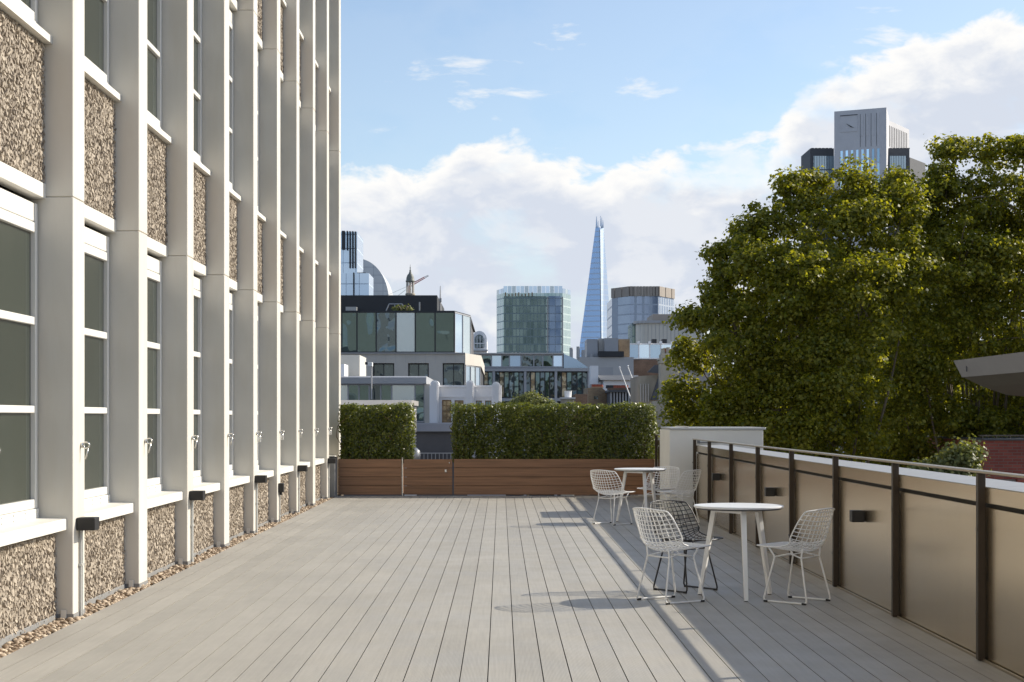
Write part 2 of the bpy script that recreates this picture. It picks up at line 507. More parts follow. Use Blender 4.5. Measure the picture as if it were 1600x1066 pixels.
seg_cuts = [-0.03, J0, J0 + STOREY, J0 + 2 * STOREY, J0 + 3 * STOREY + 0.1]
seg_me = []
for a, c in zip(seg_cuts[:-1], seg_cuts[1:]):
    m_ = MB().box(-3.42, XF, -PH, PH, 0.002, c - a - 0.002, 0.005)
    seg_me.append(m_.mesh('pier_segment', 'pier_paint'))
joint_me = MB().box(-3.41, XF - 0.010, -PH + 0.010, PH - 0.010, -0.012, 0.012).mesh('pier_joint', 'mortar')
flash_me = MB().box(-3.2, XF + 0.004, -PH - 0.004, PH + 0.004, -0.04, 0.030).mesh('base_flashing', 'base_flashing')
clip_me = MB().box(-3.085, -3.045, -PH - 0.014, -PH - 0.0045, 0.0, 0.06, 0.002).mesh('base_clip', 'sill_stone')
PIERS = list(range(-4, 11))
for j in PIERS:
    y = PY0 + PITCH * j
    for a, me in zip(seg_cuts[:-1], seg_me):
        inst('pier_segment', me, bld, (0, y, a))
    for c in seg_cuts[1:-1]:
        inst('pier_joint', joint_me, bld, (0, y, c))
    inst('base_flashing', flash_me, bld, (0, y, 0))
    inst('base_clip', clip_me, bld, (0, y, 0))

# windows: frame, three panes, blank head panel, bolted foot strip
W = PITCH - 2 * PH
wy0, wy1 = 0.03, W - 0.03
FR = 0.05


def window_meshes():
    f = MB()
    x0, x1 = XW - 0.05, XW
    zs = [(0.775, 0.838), (1.439, 1.489), (2.052, 2.107), (2.695, 2.765)]
    f.box(x0, x1, wy0, wy0 + FR, 0.775, 2.90, 0.004); f.box(x0, x1, wy1 - FR, wy1, 0.775, 2.90, 0.004)
    for a, c in zs: f.box(x0 - 0.002, x1 - 0.003, wy0 + FR - 0.002, wy1 - FR + 0.002, a, c, 0.004)
    frame = f.mesh('window_frame', 'window_white')
    head = MB().box(x0, x1 - 0.008, wy0 + FR, wy1 - FR, 2.772, 2.90, 0.004).mesh('head_panel', 'window_white')
    st = MB().box(x0, x1 + 0.006, wy0 - 0.01, wy1 + 0.01, 0.702, 0.772, 0.003)
    foot = st.mesh('foot_strip', 'window_white')
    bo = MB()
    for q in range(7):
        for dz in (0.718, 0.755):
            yy = wy0 + 0.06 + q * (wy1 - wy0 - 0.12) / 6
            bo.tube([(x1 + 0.005, yy, dz), (x1 + 0.011, yy, dz)], 0.007, 8)
    bolts = bo.mesh('bolts', 'conduit')
    panes = [MB().box(x0 + 0.008, x0 + 0.016, wy0 + FR, wy1 - FR, a, c).mesh('pane', 'facade_glass') for a, c in ((0.836, 1.441), (1.487, 2.054), (2.105, 2.697))]
    blind = MB().box(-3.415, -3.405, 0, W, 0.6, 2.95).mesh('blind', 'room_dark')
    return frame, head, foot, bolts, panes


wf, wh, wfoot, wbolt, wpanes = window_meshes()


def flint_mesh(w, h, xf, seed):
    """panel of upright flint chips bedded in mortar; local y 0..w, z 0..h, faces +x"""
    r = random.Random(seed)
    m = MB()
    n_y = int(w / 0.024); n_z = int(h / 0.031)
    for iz in range(n_z):
        for iy in range(n_y):
            cy = (iy + 0.5 + r.uniform(-.38, .38) + (0.5 if iz % 2 else 0)) * w / n_y
            cz = (iz + 0.5 + r.uniform(-.40, .40)) * h / n_z
            a = r.uniform(0.009, 0.018); c = r.uniform(0.013, 0.030)
            rot = r.gauss(0, 0.5); d = r.uniform(0.002, 0.012)
            ty, tz = r.gauss(0, 0.18), r.gauss(0, 0.18)
            n = r.choice((5, 6, 6, 7)); base = []; top = []
            for k in range(n):
                th = 2 * math.pi * (k + r.uniform(-.3, .3)) / n
                u, v_ = a * math.cos(th), c * math.sin(th)
                yy = u * math.cos(rot) - v_ * math.sin(rot); zz = u * math.sin(rot) + v_ * math.cos(rot)
                yc = min(max(cy + yy, 0.004), w - 0.004); zc = min(max(cz + zz, 0.004), h - 0.004)
                base.append((xf - 0.012, yc, zc))
                ys = min(max(cy + yy * .80, 0.005), w - 0.005); zs_ = min(max(cz + zz * .80, 0.005), h - 0.005)
                top.append((xf + d + (yy * ty + zz * tz), ys, zs_))
            m.add(base + top, [tuple(range(n, 2 * n))] + [(k, (k + 1) % n, n + (k + 1) % n, n + k) for k in range(n)])
    return m.mesh('flint_chips', 'flint')


LOW_X, UP_X = -3.125, -3.205
low_h = 0.600
up_h = 4.022 - 3.045
low_v = [flint_mesh(W, low_h, LOW_X, 11 + q) for q in range(3)]
up_v = [flint_mesh(W, up_h, UP_X, 31 + q) for q in range(3)]
low_back = MB().box(-3.40, LOW_X - 0.004, 0.0, W, 0, low_h).mesh('mortar_bed', 'mortar')
up_back = MB().box(-3.40, UP_X - 0.004, 0.0, W, 0, up_h).mesh('mortar_bed', 'mortar')
plinth_me = MB().box(-3.3, LOW_X + 0.012, 0.002, W - 0.002, -0.05, 0.028, 0.003).mesh('plinth', 'base_flashing')
sill_low = MB().extr_y([(-3.30, 0.60), (-3.045, 0.622), (-3.045, 0.694), (-3.05, 0.699), (-3.30, 0.708)], -0.0, W).mesh('sill', 'sill_stone')
sill_up = MB().extr_y([(-3.30, 0), (-3.145, 0), (-3.145, 0.052), (-3.15, 0.056), (-3.30, 0.066)], 0.003, W - 0.003).mesh('sill', 'sill_stone')
ledge_me = MB().box(-3.30, UP_X + 0.016, 0.003, W - 0.003, 0, 0.105, 0.004).mesh('ledge', 'sill_stone')
bay = 0
for j in PIERS[:-1]:
    y = PY0 + PITCH * j + PH
    for s in range(3):
        dz = s * STOREY
        win = inst('window', wf, bld, (0, y, dz))
        for p_ in wpanes: inst('pane', p_, win)
        inst('head_panel', wh, win); inst('foot_strip', wfoot, win)
        if s == 0: tag(inst('bolts', wbolt, win), kind='stuff')
        sp = inst('spandrel_panel', up_back, bld, (0, y, 3.045 + dz))
        tag(inst('flint_chips', up_v[(bay * 2 + s) % 3], sp), kind='stuff')
        inst('ledge', ledge_me, bld, (0, y, 2.938 + dz))
        inst('sill', sill_up, bld, (0, y, 4.024 + dz))
    sp = inst('spandrel_panel', low_back, bld, (0, y, 0.0))
    tag(inst('flint_chips', low_v[bay % 3], sp), kind='stuff')
    inst('plinth', plinth_me, bld, (0, y, 0))
    inst('sill', sill_low, bld, (0, y, 0))
    bay += 1

# stainless eye anchors on the pier fronts
an = MB()
an.tube([(XF, 0, 0), (XF + 0.018, 0, 0)], 0.019, 10)
an.tube([(XF + 0.018 + 0.022 * (1 - math.cos(a)), 0.0, 0.022 * math.sin(a)) for a in [2 * math.pi * k / 14 for k in range(14)]], 0.006, 6, closed=True)
an.tube([(XF + 0.05, 0.004, -0.015), (XF + 0.045, 0.0, -0.06), (XF + 0.035, -0.008, -0.10)], 0.007, 6)
anchor_me = an.mesh('anchor_ring', 'steel', True)
tag_me = MB().box(XF + 0.012, XF + 0.058, -0.003, 0.003, -0.105, -0.04, 0.002).mesh('anchor_tag', 'tag_white')
for j in range(-4, 11):
    a_ = inst('anchor_ring', anchor_me, bld, (0, PY0 + PITCH * j + 0.05, 1.21))
    if j in (5, 6, 9): inst('anchor_tag', tag_me, a_)

# black up-and-down lamps on the piers
lamp_body = MB().box(0.004, 0.135, -0.065, 0.065, -0.045, 0.045, 0.004).mesh('lamp_housing', 'lamp_black')
lamp_plate = MB().box(0.0, 0.006, -0.05, 0.05, -0.04, 0.04, 0.001).mesh('back_plate', 'lamp_black')
cond = MB(); cond.tube([(0.012, 0.02, -0.045), (0.012, 0.02, -0.665)], 0.010, 8); cond.tube([(0.012, 0.055, -0.045), (0.012, 0.055, -0.665)], 0.010, 8)
cond.box(0.002, 0.026, 0.0, 0.075, -0.30, -0.285)
cond_me = cond.mesh('conduit', 'conduit')
for j, z, what in ((1, 0.655, 'nearest pier of the white facade'), (3, 0.655, 'third pier of the white facade, above a grey conduit'),
                   (5, 0.655, 'fifth pier of the white facade'), (7, 0.655, 'seventh pier, nearer the planter'),
                   (9, 0.655, 'last pier before the timber planter')):
    t = thing('wall_lamp', 'black box lamp on the ' + what, 'lamp', 'black lamps along the facade', (XF, PY0 + PITCH * j - 0.02, z))
    inst('lamp_housing', lamp_body, t); inst('back_plate', lamp_plate, t); inst('conduit', cond_me, t)
t = thing('socket_box', 'small black socket box low on the sixth pier of the facade', 'socket box', None, (XF, PY0 + PITCH * 6 - 0.02, 0.46))
MB().box(0.0, 0.07, -0.05, 0.05, -0.06, 0.06, 0.006).build('housing', 'lamp_black', t)
MB().tube([(0.03, 0, -0.055), (0.03, 0, -0.10)], 0.02, 8).build('cable_gland', 'lamp_black', t)
MB().tube([(0.012, 0.02, -0.06), (0.012, 0.02, -0.48)], 0.010, 8).build('conduit', 'conduit', t)

# ------------------------------------------------------------------ planters, gate, hedges
PYF = 28.75


def plank_box(name, label, cat, x0, x1, y0, y1, h, rows=4, group=None, closed=True):
    t = thing(name, label, cat, group, ((x0 + x1) / 2, y0, 0))
    hw = (x1 - x0) / 2
    rh = (h - 0.02) / rows
    pm = MB().box(-hw + 0.002, hw - 0.002, 0, 0.028, 0.003, rh - 0.003, 0.003).mesh('plank', 'wood')
    for r_ in range(rows):
        inst('plank', pm, t, (0, rng.uniform(-0.002, 0.002), 0.015 + r_ * rh))
    if closed:
        sm = MB().box(0, 0.028, 0.031, y1 - y0 - 0.03, 0.003, rh - 0.003, 0.003).mesh('plank', 'wood')
        for r_ in range(rows):
            inst('plank', sm, t, (-hw + 0.002, 0, 0.015 + r_ * rh)); inst('plank', sm, t, (hw - 0.03, 0, 0.015 + r_ * rh))
            inst('plank', pm, t, (0, y1 - y0 - 0.028, 0.015 + r_ * rh))
        MB().box(-hw + 0.032, hw - 0.032, 0.03, y1 - y0 - 0.03, 0.02, h - 0.07).build('soil', 'soil', t)
    else:
        MB().box(-hw + 0.06, hw - 0.06, 0.03, 0.07, 0.02, h - 0.03).build('backing_frame', 'bronze_post', t)
    return t


plank_box('timber_planter', 'short timber planter beside the white facade, below the square hedge', 'planter', -2.93, -1.79, PYF, PYF + 0.66, 0.665, group='timber planters')
g = plank_box('timber_gate', 'low timber gate between the two planters, with a small latch', 'gate', -1.755, -0.875, PYF + 0.01, PYF + 0.1, 0.66, closed=False)
MB().box(0.30, 0.335, -0.012, -0.003, 0.42, 0.47, 0.002).build('latch', 'steel', g)
MB().box(0.375, 0.395, -0.02, -0.003, 0.58, 0.60, 0.002).build('latch_pin', 'steel', g)
plank_box('timber_planter', 'long timber planter across the end of the deck, below the long hedge', 'planter', -0.85, 2.76, PYF, PYF + 0.66, 0.665, group='timber planters')
t = thing('steel_edge_post', 'thin pale metal edge post between short planter and gate', 'post', None, (-1.772, PYF - 0.004, 0))
MB().box(-0.012, 0.008, 0, 0.05, 0.0, 0.67, 0.002).build('upright', 'steel', t)
MB().box(-0.016, 0.012, -0.003, 0.053, 0.672, 0.68).build('cap', 'steel', t)
t = thing('dark_metal_box', 'dark grey metal service box between last pier and planter', 'service box', None, (-3.02, 28.25, 0))
MB().box(-0.07, 0.085, 0, 0.42, -0.02, 0.69, 0.006).build('housing', 'base_flashing', t)
MB().box(-0.075, 0.09, -0.006, 0.425, 0.692, 0.705, 0.002).build('lid', 'lamp_black', t)


def hedge(label, x0, x1, z0, z1, y0, y1, n, stems, thin=0.0, ragged=0.04):
    t = thing('hedge', label, 'hedge', 'clipped hedges in the planters', ((x0 + x1) / 2, (y0 + y1) / 2, z0))
    c = np.array([(x0 + x1) / 2, (y0 + y1) / 2, z0])
    L = np.array([x1 - x0, y1 - y0, z1 - z0])
    P = rng.uniform(0, 1, (n * 4, 3))
    d = np.minimum(np.minimum(np.minimum(P[:, 0], 1 - P[:, 0]) * L[0], np.minimum(P[:, 1], 1 - P[:, 1]) * L[1]), (1 - P[:, 2]) * L[2])
    keep = rng.uniform(0, 1, len(P)) < np.exp(-d / 0.09) + 0.14
    if thin:
        lump = np.sin(P[:, 0] * L[0] * 9 + 3 * P[:, 2]) + np.sin(P[:, 2] * L[2] * 7 + P[:, 0] * 5)
        keep &= rng.uniform(0, 1, len(P)) < 1 - thin * (lump > 0.3)
    P, d = P[keep][:n], d[keep][:n]
    Q = P * L + np.array([x0, y0, z0])
    N = np.stack([(P[:, 0] - .5) * 2, (P[:, 1] - .5) * 2, (P[:, 2] - .3) * 1.6], 1) ** 3 + np.array([0, -0.15, 0.35])
    # uneven clipped outline
    bul = np.sin(Q[:, 0] * 6.1 + Q[:, 2] * 4) * 0.5 + np.sin(Q[:, 0] * 14.3 - Q[:, 2] * 11 + Q[:, 1] * 5) * 0.5
    Q += (N / (np.linalg.norm(N, axis=1, keepdims=True) + 1e-6)) * (bul * ragged + rng.normal(0, 0.018, len(Q)))[:, None]
    V = leaf_quads(Q, N, 0.052, 0.75, 0.55) - c
    f = inst('foliage', quads_mesh('foliage', V, 'hedge_leaf'), t)
    m = MB()
    for i in range(stems):
        sx = rng.uniform(x0 + 0.08, x1 - 0.08); sy = rng.uniform(y0 + 0.1, y1 - 0.15)
        p = [(sx - c[0] + rng.normal(0, .03) * q, sy - c[1] + rng.normal(0, .03) * q, -0.08 + (z1 - z0 - 0.12) * q / 5) for q in range(6)]
        m.tube(p, 0.012, 5, r1=0.004)
    m.build('stems', 'hedge_stem', t)


HY0, HY1 = PYF + 0.05, PYF + 0.62
hedge('square clipped green hedge in the short planter beside the white facade', -2.91, -1.60, 0.60, 1.625, HY0, HY1, 14000, 14)
hedge('narrow upright green shrub at the left end of the long planter', -0.89, -0.50, 0.60, 1.625, HY0, HY1, 4300, 6, 0.2, 0.05)
hedge('long clipped green hedge filling the long planter behind the chairs', -0.46, 2.80, 0.60, 1.64, HY0, HY1, 32000, 34)

# ------------------------------------------------------------------ parapet on the right
FX = 2.807
par = thing('metal_parapet', 'bronze sheet metal parapet with dark posts and handrail along the right', 'parapet')
posts = [9.27 + 2.014 * q for q in range(-7, 7)] + [22.98]
post_me = MB().box(-0.050, -0.006, -0.024, 0.024, 0.004, 1.085, 0.003).mesh('post', 'bronze_post')
fin_me = MB().box(-0.010, 0.014, -0.012, 0.012, 0.004, 1.08).mesh('post_fin', 'bronze_post')
bolt_me = MB().tube([(-0.0535, 0, 0), (-0.060, 0, 0)], 0.010, 8).mesh('bolt', 'steel')
far_posts = [25.1, 27.0, 28.66]
for y in posts + far_posts:
    p_ = inst('post', post_me, par, (FX, y, 0))
    for z in (0.28, 0.76): inst('bolt', bolt_me, p_, (0, 0, z))


def run(ys):
    for a, c in zip(ys[:-1], ys[1:]):
        MB().box(FX, FX + 0.02, a + 0.006, c - 0.006, 0.008, 0.888, 0.003).build('panel', 'bronze_sheet', par)
        MB().box(FX - 0.012, FX + 0.018, a + 0.004, c - 0.004, 0.914, 1.006, 0.003).build('fascia', 'bronze_sheet', par)
        MB().add([(FX + 0.019, a + 0.003, 1.004), (3.15, a + 0.003, 1.014), (3.15, c - 0.003, 1.014), (FX + 0.019, c - 0.003, 1.004),
                  (FX + 0.019, a + 0.003, 0.96), (3.15, a + 0.003, 0.93), (3.15, c - 0.003, 0.93), (FX + 0.019, c - 0.003, 0.96)],
                 [(0, 1, 2, 3), (7, 6, 5, 4), (0, 4, 5, 1), (1, 5, 6, 2), (2, 6, 7, 3), (3, 7, 4, 0)]).build('coping', 'coping_grey', par)
    MB().box(FX + 0.024, 3.10, ys[0], ys[-1], -0.05, 0.925).build('parapet_core', 'black_gap', par)
    MB().box(FX - 0.058, FX + 0.004, ys[0] - 0.03, ys[-1] + 0.03, 1.087, 1.103, 0.003).build('handrail', 'bronze_rail', par)


run(posts)
run([24.72] + far_posts)

for k, (y, w_) in enumerate(((8.33, None), (12.38, 'nearest panel of the bronze parapet, right of the near table'), (16.4, 'middle panel of the bronze parapet, behind the near table top'),
                             (20.5, 'far panel of the bronze parapet, beside the white upstand'))):
    if w_ is None: continue
    t = thing('parapet_lamp', 'black cube lamp on the ' + w_, 'lamp', 'black lamps along the parapet', (FX - 0.002, y, 0.645))
    MB().box(-0.10, -0.006, -0.05, 0.05, -0.045, 0.045, 0.004).build('lamp_housing', 'lamp_black', t)
    MB().box(-0.007, 0.0, -0.04, 0.04, -0.035, 0.035).build('back_plate', 'lamp_black', t)

t = thing('white_upstand', 'white rendered wall block with grey metal cap at the far end of the parapet', 'wall', None, (3.1, 23.2, 0))
MB().box(2.44 - 3.1, 3.80 - 3.1, 0.0, 1.4, -0.03, 1.225, 0.004).build('wall', 'white_render', t)
MB().box(2.455 - 3.1, 3.835 - 3.1, -0.02, 1.42, 1.228, 1.262, 0.004).build('cap', 'cap_metal', t)
MB().box(2.68 - 3.1, 2.72 - 3.1, -0.028, 1.43, 1.264, 1.275).build('cap_clip', 'sill_stone', t)
MB().box(2.84 - 3.1, 2.88 - 3.1, -0.03, -0.002, 1.03, 1.08).build('bracket_box', 'base_flashing', t)
MB().tube([(2.86 - 3.1, -0.02, 1.045), (3.14 - 3.1, -0.02, 1.045)], 0.007, 6).build('rod', 'base_flashing', t)

# ------------------------------------------------------------------ tables and chairs
def make_table():
    top = MB().lathe([(0.335, 0.700), (0.347, 0.703), (0.350, 0.708), (0.350, 0.716), (0.345, 0.720), (0.001, 0.7205)], 0, 0, 64).mesh('table_top', 'table_top')
    edge = MB().lathe([(0.325, 0.690), (0.338, 0.6995)], 0, 0, 64).mesh('underside', 'table_edge')
    legs = []
    for a in (-88, 32, 152):
        c, s = math.cos(R(a)), math.sin(R(a))
        m = MB()
        r0, r1, h = 0.200, 0.322, 0.69
        u = Vector((c, s, 0)); v = Vector((-s, c, 0)); w0, w1 = 0.020, 0.014
        vs = []
        for rr, zz, w in ((r1, 0.006, w1), (r0, h, w0)):
            for du, dv in ((-1, -1), (1, -1), (1, 1), (-1, 1)):
                p = u * (rr + du * w) + v * dv * w; vs.append((p.x, p.y, zz))
        m.add(vs, [(3, 2, 1, 0), (4, 5, 6, 7), (0, 1, 5, 4), (1, 2, 6, 5), (2, 3, 7, 6), (3, 0, 4, 7)])
        foot = MB(); p = u * r1
        foot.tube([(p.x, p.y, 0), (p.x, p.y, 0.007)], 0.014, 8)
        legs.append((m.mesh('leg', 'white_powder'), foot.mesh('foot_glide', 'rubber'), u * r0))
    fr = MB()
    for i in range(3):
        a, c = legs[i][2], legs[(i + 1) % 3][2]
        d = (c - a).normalized(); nrm = Vector((-d.y, d.x, 0)) * 0.010
        vs = []
        for p in (a + d * .015, c - d * .015):
            for sgn, zz in ((-1, .662), (1, .662), (1, .688), (-1, .688)): q = p + nrm * sgn; vs.append((q.x, q.y, zz))
        fr.add(vs, [(0, 1, 2, 3), (7, 6, 5, 4), (0, 4, 5, 1), (1, 5, 6, 2), (2, 6, 7, 3), (3, 7, 4, 0)])
    return top, edge, legs, fr.mesh('under_frame', 'white_powder')


TBL = make_table()


def place_table(label, x, y, rz=0):
    t = thing('round_table', label, 'table', 'round white tables', (x, y, 0), rz)
    inst('table_top', TBL[0], t); inst('underside', TBL[1], t); inst('under_frame', TBL[3], t)
    for lm, fm, _ in TBL[2]:
        l_ = inst('leg', lm, t); inst('foot_glide', fm, l_)


place_table('round white table nearer the camera, between two white wire chairs', 1.862, 12.55)
place_table('round white table farther away, in front of the timber planter', 1.87, 21.5, R(8))


def cr(ts, vals, t):
    """Catmull-Rom through key values"""
    n = len(ts)
    i = max(0, min(n - 2, next((k for k in range(n - 1) if t <= ts[k + 1]), n - 2)))
    f = (t - ts[i]) / (ts[i + 1] - ts[i])
    p0, p1, p2, p3 = vals[max(i - 1, 0)], vals[i], vals[i + 1], vals[min(i + 2, n - 1)]
    return 0.5 * (2 * p1 + (p2 - p0) * f + (2 * p0 - 5 * p1 + 4 * p2 - p3) * f * f + (3 * p1 - p0 - 3 * p2 + p3) * f ** 3)


TS = [0, 0.15, 0.35, 0.5, 0.60, 0.72, 0.86, 1.0]
CX = [0.275, 0.19, 0.04, -0.095, -0.165, -0.205, -0.235, -0.265]
CZ = [0.425, 0.418, 0.395, 0.388, 0.425, 0.510, 0.615, 0.720]
HWD = [0.165, 0.215, 0.245, 0.255, 0.258, 0.255, 0.240, 0.195]
CUR = [0.004, 0.012, 0.035, 0.075, 0.100, 0.100, 0.080, 0.055]


def shell_pt(u, v):
    x, z = cr(TS, CX, v), cr(TS, CZ, v)
    e = 0.01
    dx, dz = cr(TS, CX, min(1, v + e)) - cr(TS, CX, max(0, v - e)), cr(TS, CZ, min(1, v + e)) - cr(TS, CZ, max(0, v - e))
    l = math.hypot(dx, dz) or 1
    nx, nz = dz / l, -dx / l               # normal on the sitter's side
    c = cr(TS, CUR, v) * abs(u) ** 2.2
    end = (0.030 * u * u) * (1 if v > 0.93 else 0) * (v - 0.93) / 0.07
    fend = (0.035 * u * u) * max(0, (0.08 - v) / 0.08)
    return Vector((x + nx * c - fend, u * cr(TS, HWD, v), z + nz * c - end))


def make_chair(m_shell):
    w = MB()
    NU, NV = 13, 23
    for i in range(1, NU):
        u = -1 + 2 * i / NU
        w.tube([shell_pt(u, k / 30) for k in range(31)], 0.0034, 5)
    for j in range(1, NV):
        v = j / NV
        w.tube([shell_pt(-1 + k / 8, v) for k in range(17)], 0.0034, 5)
    wires = w.mesh('wire_shell', m_shell, True)
    rim = [shell_pt(-1, k / 30) for k in range(31)] + [shell_pt(-1 + k / 8, 1) for k in range(1, 16)] + \
          [shell_pt(1, 1 - k / 30) for k in range(31)] + [shell_pt(1 - k / 8, 0) for k in range(1, 16)]
    rim_me = MB().tube(rim, 0.0056, 6, closed=True).mesh('rim', m_shell, True)
    sleds = []; glides = []
    for s in (-1, 1):
        def bend(a, b, c, n=4, q=0.03):
            a, b, c = Vector(a), Vector(b), Vector(c)
            p, r_ = b + (a - b).normalized() * q, b + (c - b).normalized() * q
            return [p.lerp(b, k / n).lerp(b.lerp(r_, k / n), k / n) for k in range(n + 1)]
        A, B, C, D = (-0.115, s * .135, .345), (-0.19, s * .18, .0095), (0.19, s * .18, .0095), (0.115, s * .135, .345)
        path = [Vector(shell_pt(s * 0.52, 0.55))] + bend(shell_pt(s * 0.52, 0.55), A, B, q=0.02) + bend(A, B, C) + bend(B, C, D) + bend(C, D, shell_pt(s * .62, .18), q=0.02) + [Vector(shell_pt(s * 0.62, 0.18))]
        sleds.append(MB().tube(path, 0.0070, 8).mesh('sled_leg', m_shell, True))
        for x in (-0.165, 0.165):
            glides.append(MB().box(x - 0.018, x + 0.018, s * .18 - 0.009, s * .18 + 0.009, 0.0, 0.016, 0.003).mesh('glide', 'rubber'))
    br = MB()
    br.tube([(-0.115, -.135, .345), (-0.115, .135, .345)], 0.0055, 6)
    br.tube([(0.115, -.135, .345), (0.115, .135, .345)], 0.0055, 6)
    for s in (-1, 1):
        br.tube([(-0.115, s * .135, .345), (0.0, s * .10, .372), (0.115, s * .135, .345)], 0.0055, 6)
        br.tube([(0.0, s * .10, .372), Vector(shell_pt(s * 0.35, 0.40))], 0.005, 6)
    return wires, rim_me, sleds, glides, br.mesh('brace', m_shell, True)


CH = {'white': make_chair('white_powder'), 'black': make_chair('black_powder')}


def place_chair(kind, label, x, y, deg):
    wires, rim, sleds, glides, brace = CH[kind]
    t = thing('wire_chair', label, 'chair', 'wire chairs around the tables', (x, y, 0), R(deg))
    sh = inst('wire_shell', wires, t); inst('rim', rim, sh); inst('brace', brace, t)
    for i, s in enumerate(sleds):
        l_ = inst('sled_leg', s, t)
        for g_ in glides[2 * i:2 * i + 2]: inst('glide', g_, l_)


place_chair('white', 'white wire chair left of the near table, nearest the middle of the deck', 1.299, 12.27, 32)
place_chair('white', 'white wire chair right of the near table, beside the bronze parapet', 2.264, 12.24, 139)
place_chair('black', 'black wire chair behind the near table, the only black one', 1.502, 13.04, -50)
place_chair('white', 'white wire chair left of the far table, before the planter', 1.466, 21.07, 45)
place_chair('white', 'white wire chair right of the far table, closest to the white upstand and parapet', 2.36, 21.1, 142)
place_chair('white', 'white wire chair behind the far table, its back to the white upstand', 2.17, 22.1, 232)


# ------------------------------------------------------------------ buildings beyond the terrace
def xf(m, M):
    m.v = [tuple(M @ Vector(p)) for p in m.v]; return m


def edge_frame(p0, p1):
    """local x along p0->p1, local -y outwards (towards the viewer when p0 is left of p1)"""
    d = Vector((p1[0] - p0[0], p1[1] - p0[1], 0)); L = d.length; d.normalize()
    M = Matrix(((d.x, -d.y, 0, p0[0]), (d.y, d.x, 0, p0[1]), (0, 0, 1, 0), (0, 0, 0, 1)))
    return M, L


def pierced(parent, M, x0, x1, z0, z1, th, holes, wall_mat, glass_mat, frame_mat, fw=0.06, rec=0.12, cols=1, rows=1, gmats=None):
    """wall with real openings; each opening gets a window (frame) with its panes"""
    xs = sorted({x0, x1, *[h[0] for h in holes], *[h[1] for h in holes]}); zs = sorted({z0, z1, *[h[2] for h in holes], *[h[3] for h in holes]})
    w = MB()
    for a, b_ in zip(xs[:-1], xs[1:]):
        for c, d in zip(zs[:-1], zs[1:]):
            mx, mz = (a + b_) / 2, (c + d) / 2
            if any(h[0] < mx < h[1] and h[2] < mz < h[3] for h in holes): continue
            w.box(a, b_, 0, th, c, d)
    xf(w, M).build('wall', wall_mat, parent)
    for i, (a, b_, c, d) in enumerate(holes):
        f = MB()
        f.box(a, a + fw, rec - 0.06, rec + 0.03, c, d); f.box(b_ - fw, b_, rec - 0.06, rec + 0.03, c, d)
        f.box(a + fw, b_ - fw, rec - 0.06, rec + 0.03, d - fw, d); f.box(a + fw, b_ - fw, rec - 0.06, rec + 0.03, c, c + fw)
        for k in range(1, cols):
            xx = a + (b_ - a) * k / cols; f.box(xx - fw * .35, xx + fw * .35, rec - 0.05, rec + 0.02, c + fw, d - fw)
        for k in range(1, rows):
            zz = c + (d - c) * k / rows; f.box(a + fw, b_ - fw, rec - 0.045, rec + 0.015, zz - fw * .3, zz + fw * .3)
        win = xf(f, M).build('window', frame_mat, parent)
        gm = gmats[i % len(gmats)] if gmats else glass_mat
        for kx in range(cols):
            for kz in range(rows):
                xa, xb = a + (b_ - a) * kx / cols, a + (b_ - a) * (kx + 1) / cols
                za, zb = c + (d - c) * kz / rows, c + (d - c) * (kz + 1) / rows
                xf(MB().box(xa + .01, xb - .01, rec - 0.012, rec - 0.002, za + .01, zb - .01), M).build('pane', gm, win)


def pane_row(parent, M, edges, z0, z1, gms, fm, bar=0.06, proud=0.05):
    """row of big glass panes with mullions between them"""
    for i, (a, b_) in enumerate(zip(edges[:-1], edges[1:])):
        xf(MB().box(a + bar * .5, b_ - bar * .5, 0.0, 0.04, z0 + bar, z1 - bar), M).build('pane', gms[i % len(gms)], parent)
    f = MB()
    for e in edges: f.box(e - bar / 2, e + bar / 2, -proud, 0.045, z0, z1)
    f.box(edges[0], edges[-1], -proud + .01, 0.05, z0 - bar * .2, z0 + bar); f.box(edges[0], edges[-1], -proud + .01, 0.05, z1 - bar, z1 + bar * .2)
    xf(f, M).build('mullions', fm, parent)


def solid(parent, name, material, px0, px1, pyt, pyb, Y, dep, c=0.0):
    """upright block whose front stands at distance Y"""
    z0 = GROUND if pyb is None else Z(pyb, Y)
    return MB().box(X(px0, Y), X(px1, Y), Y, Y + dep, z0, Z(pyt, Y), c).build(name, material, parent)


def bthing(name, label, px, Y, cat='building'):
    return thing(name, label, cat, None, (0, 0, 0))


mat('stone_pale', (0.54, 0.51, 0.46), 0.8, var=0.08, vscale=0.8)
mat('stone_grey', (0.46, 0.455, 0.45), 0.8, var=0.08, vscale=0.5)
mat('stone_old', (0.40, 0.36, 0.29), 0.9, var=0.35, vscale=0.9, vstretch=(1, 1, 0.4))
mat('tower_concrete', (0.60, 0.60, 0.62), 0.8, var=0.06, vscale=0.3)
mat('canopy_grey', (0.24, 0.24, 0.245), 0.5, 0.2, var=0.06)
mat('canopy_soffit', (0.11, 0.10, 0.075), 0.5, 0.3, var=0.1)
mat('white_deco', (0.84, 0.84, 0.85), 0.6, var=0.04, vscale=0.7)
mat('grey_metal', (0.36, 0.37, 0.39), 0.5, 0.2, var=0.08, vscale=0.5)
mat('dark_metal', (0.03, 0.032, 0.036), 0.6, var=0.1, vscale=0.5)
mat('slate', (0.085, 0.09, 0.10), 0.7, var=0.15, vscale=1.0)
mat('plinth_lilac', (0.50, 0.50, 0.53), 0.7, var=0.05)
mat('dark_wall', (0.085, 0.085, 0.095), 0.8, var=0.1)
mat('terracotta', (0.36, 0.10, 0.06), 0.8, var=0.15, vscale=2)
mat('crane_red', (0.50, 0.05, 0.05), 0.5, var=0.1)
mat('crane_grey', (0.25, 0.25, 0.25), 0.5, var=0.1)
mat('lead', (0.16, 0.17, 0.15), 0.6, var=0.1)
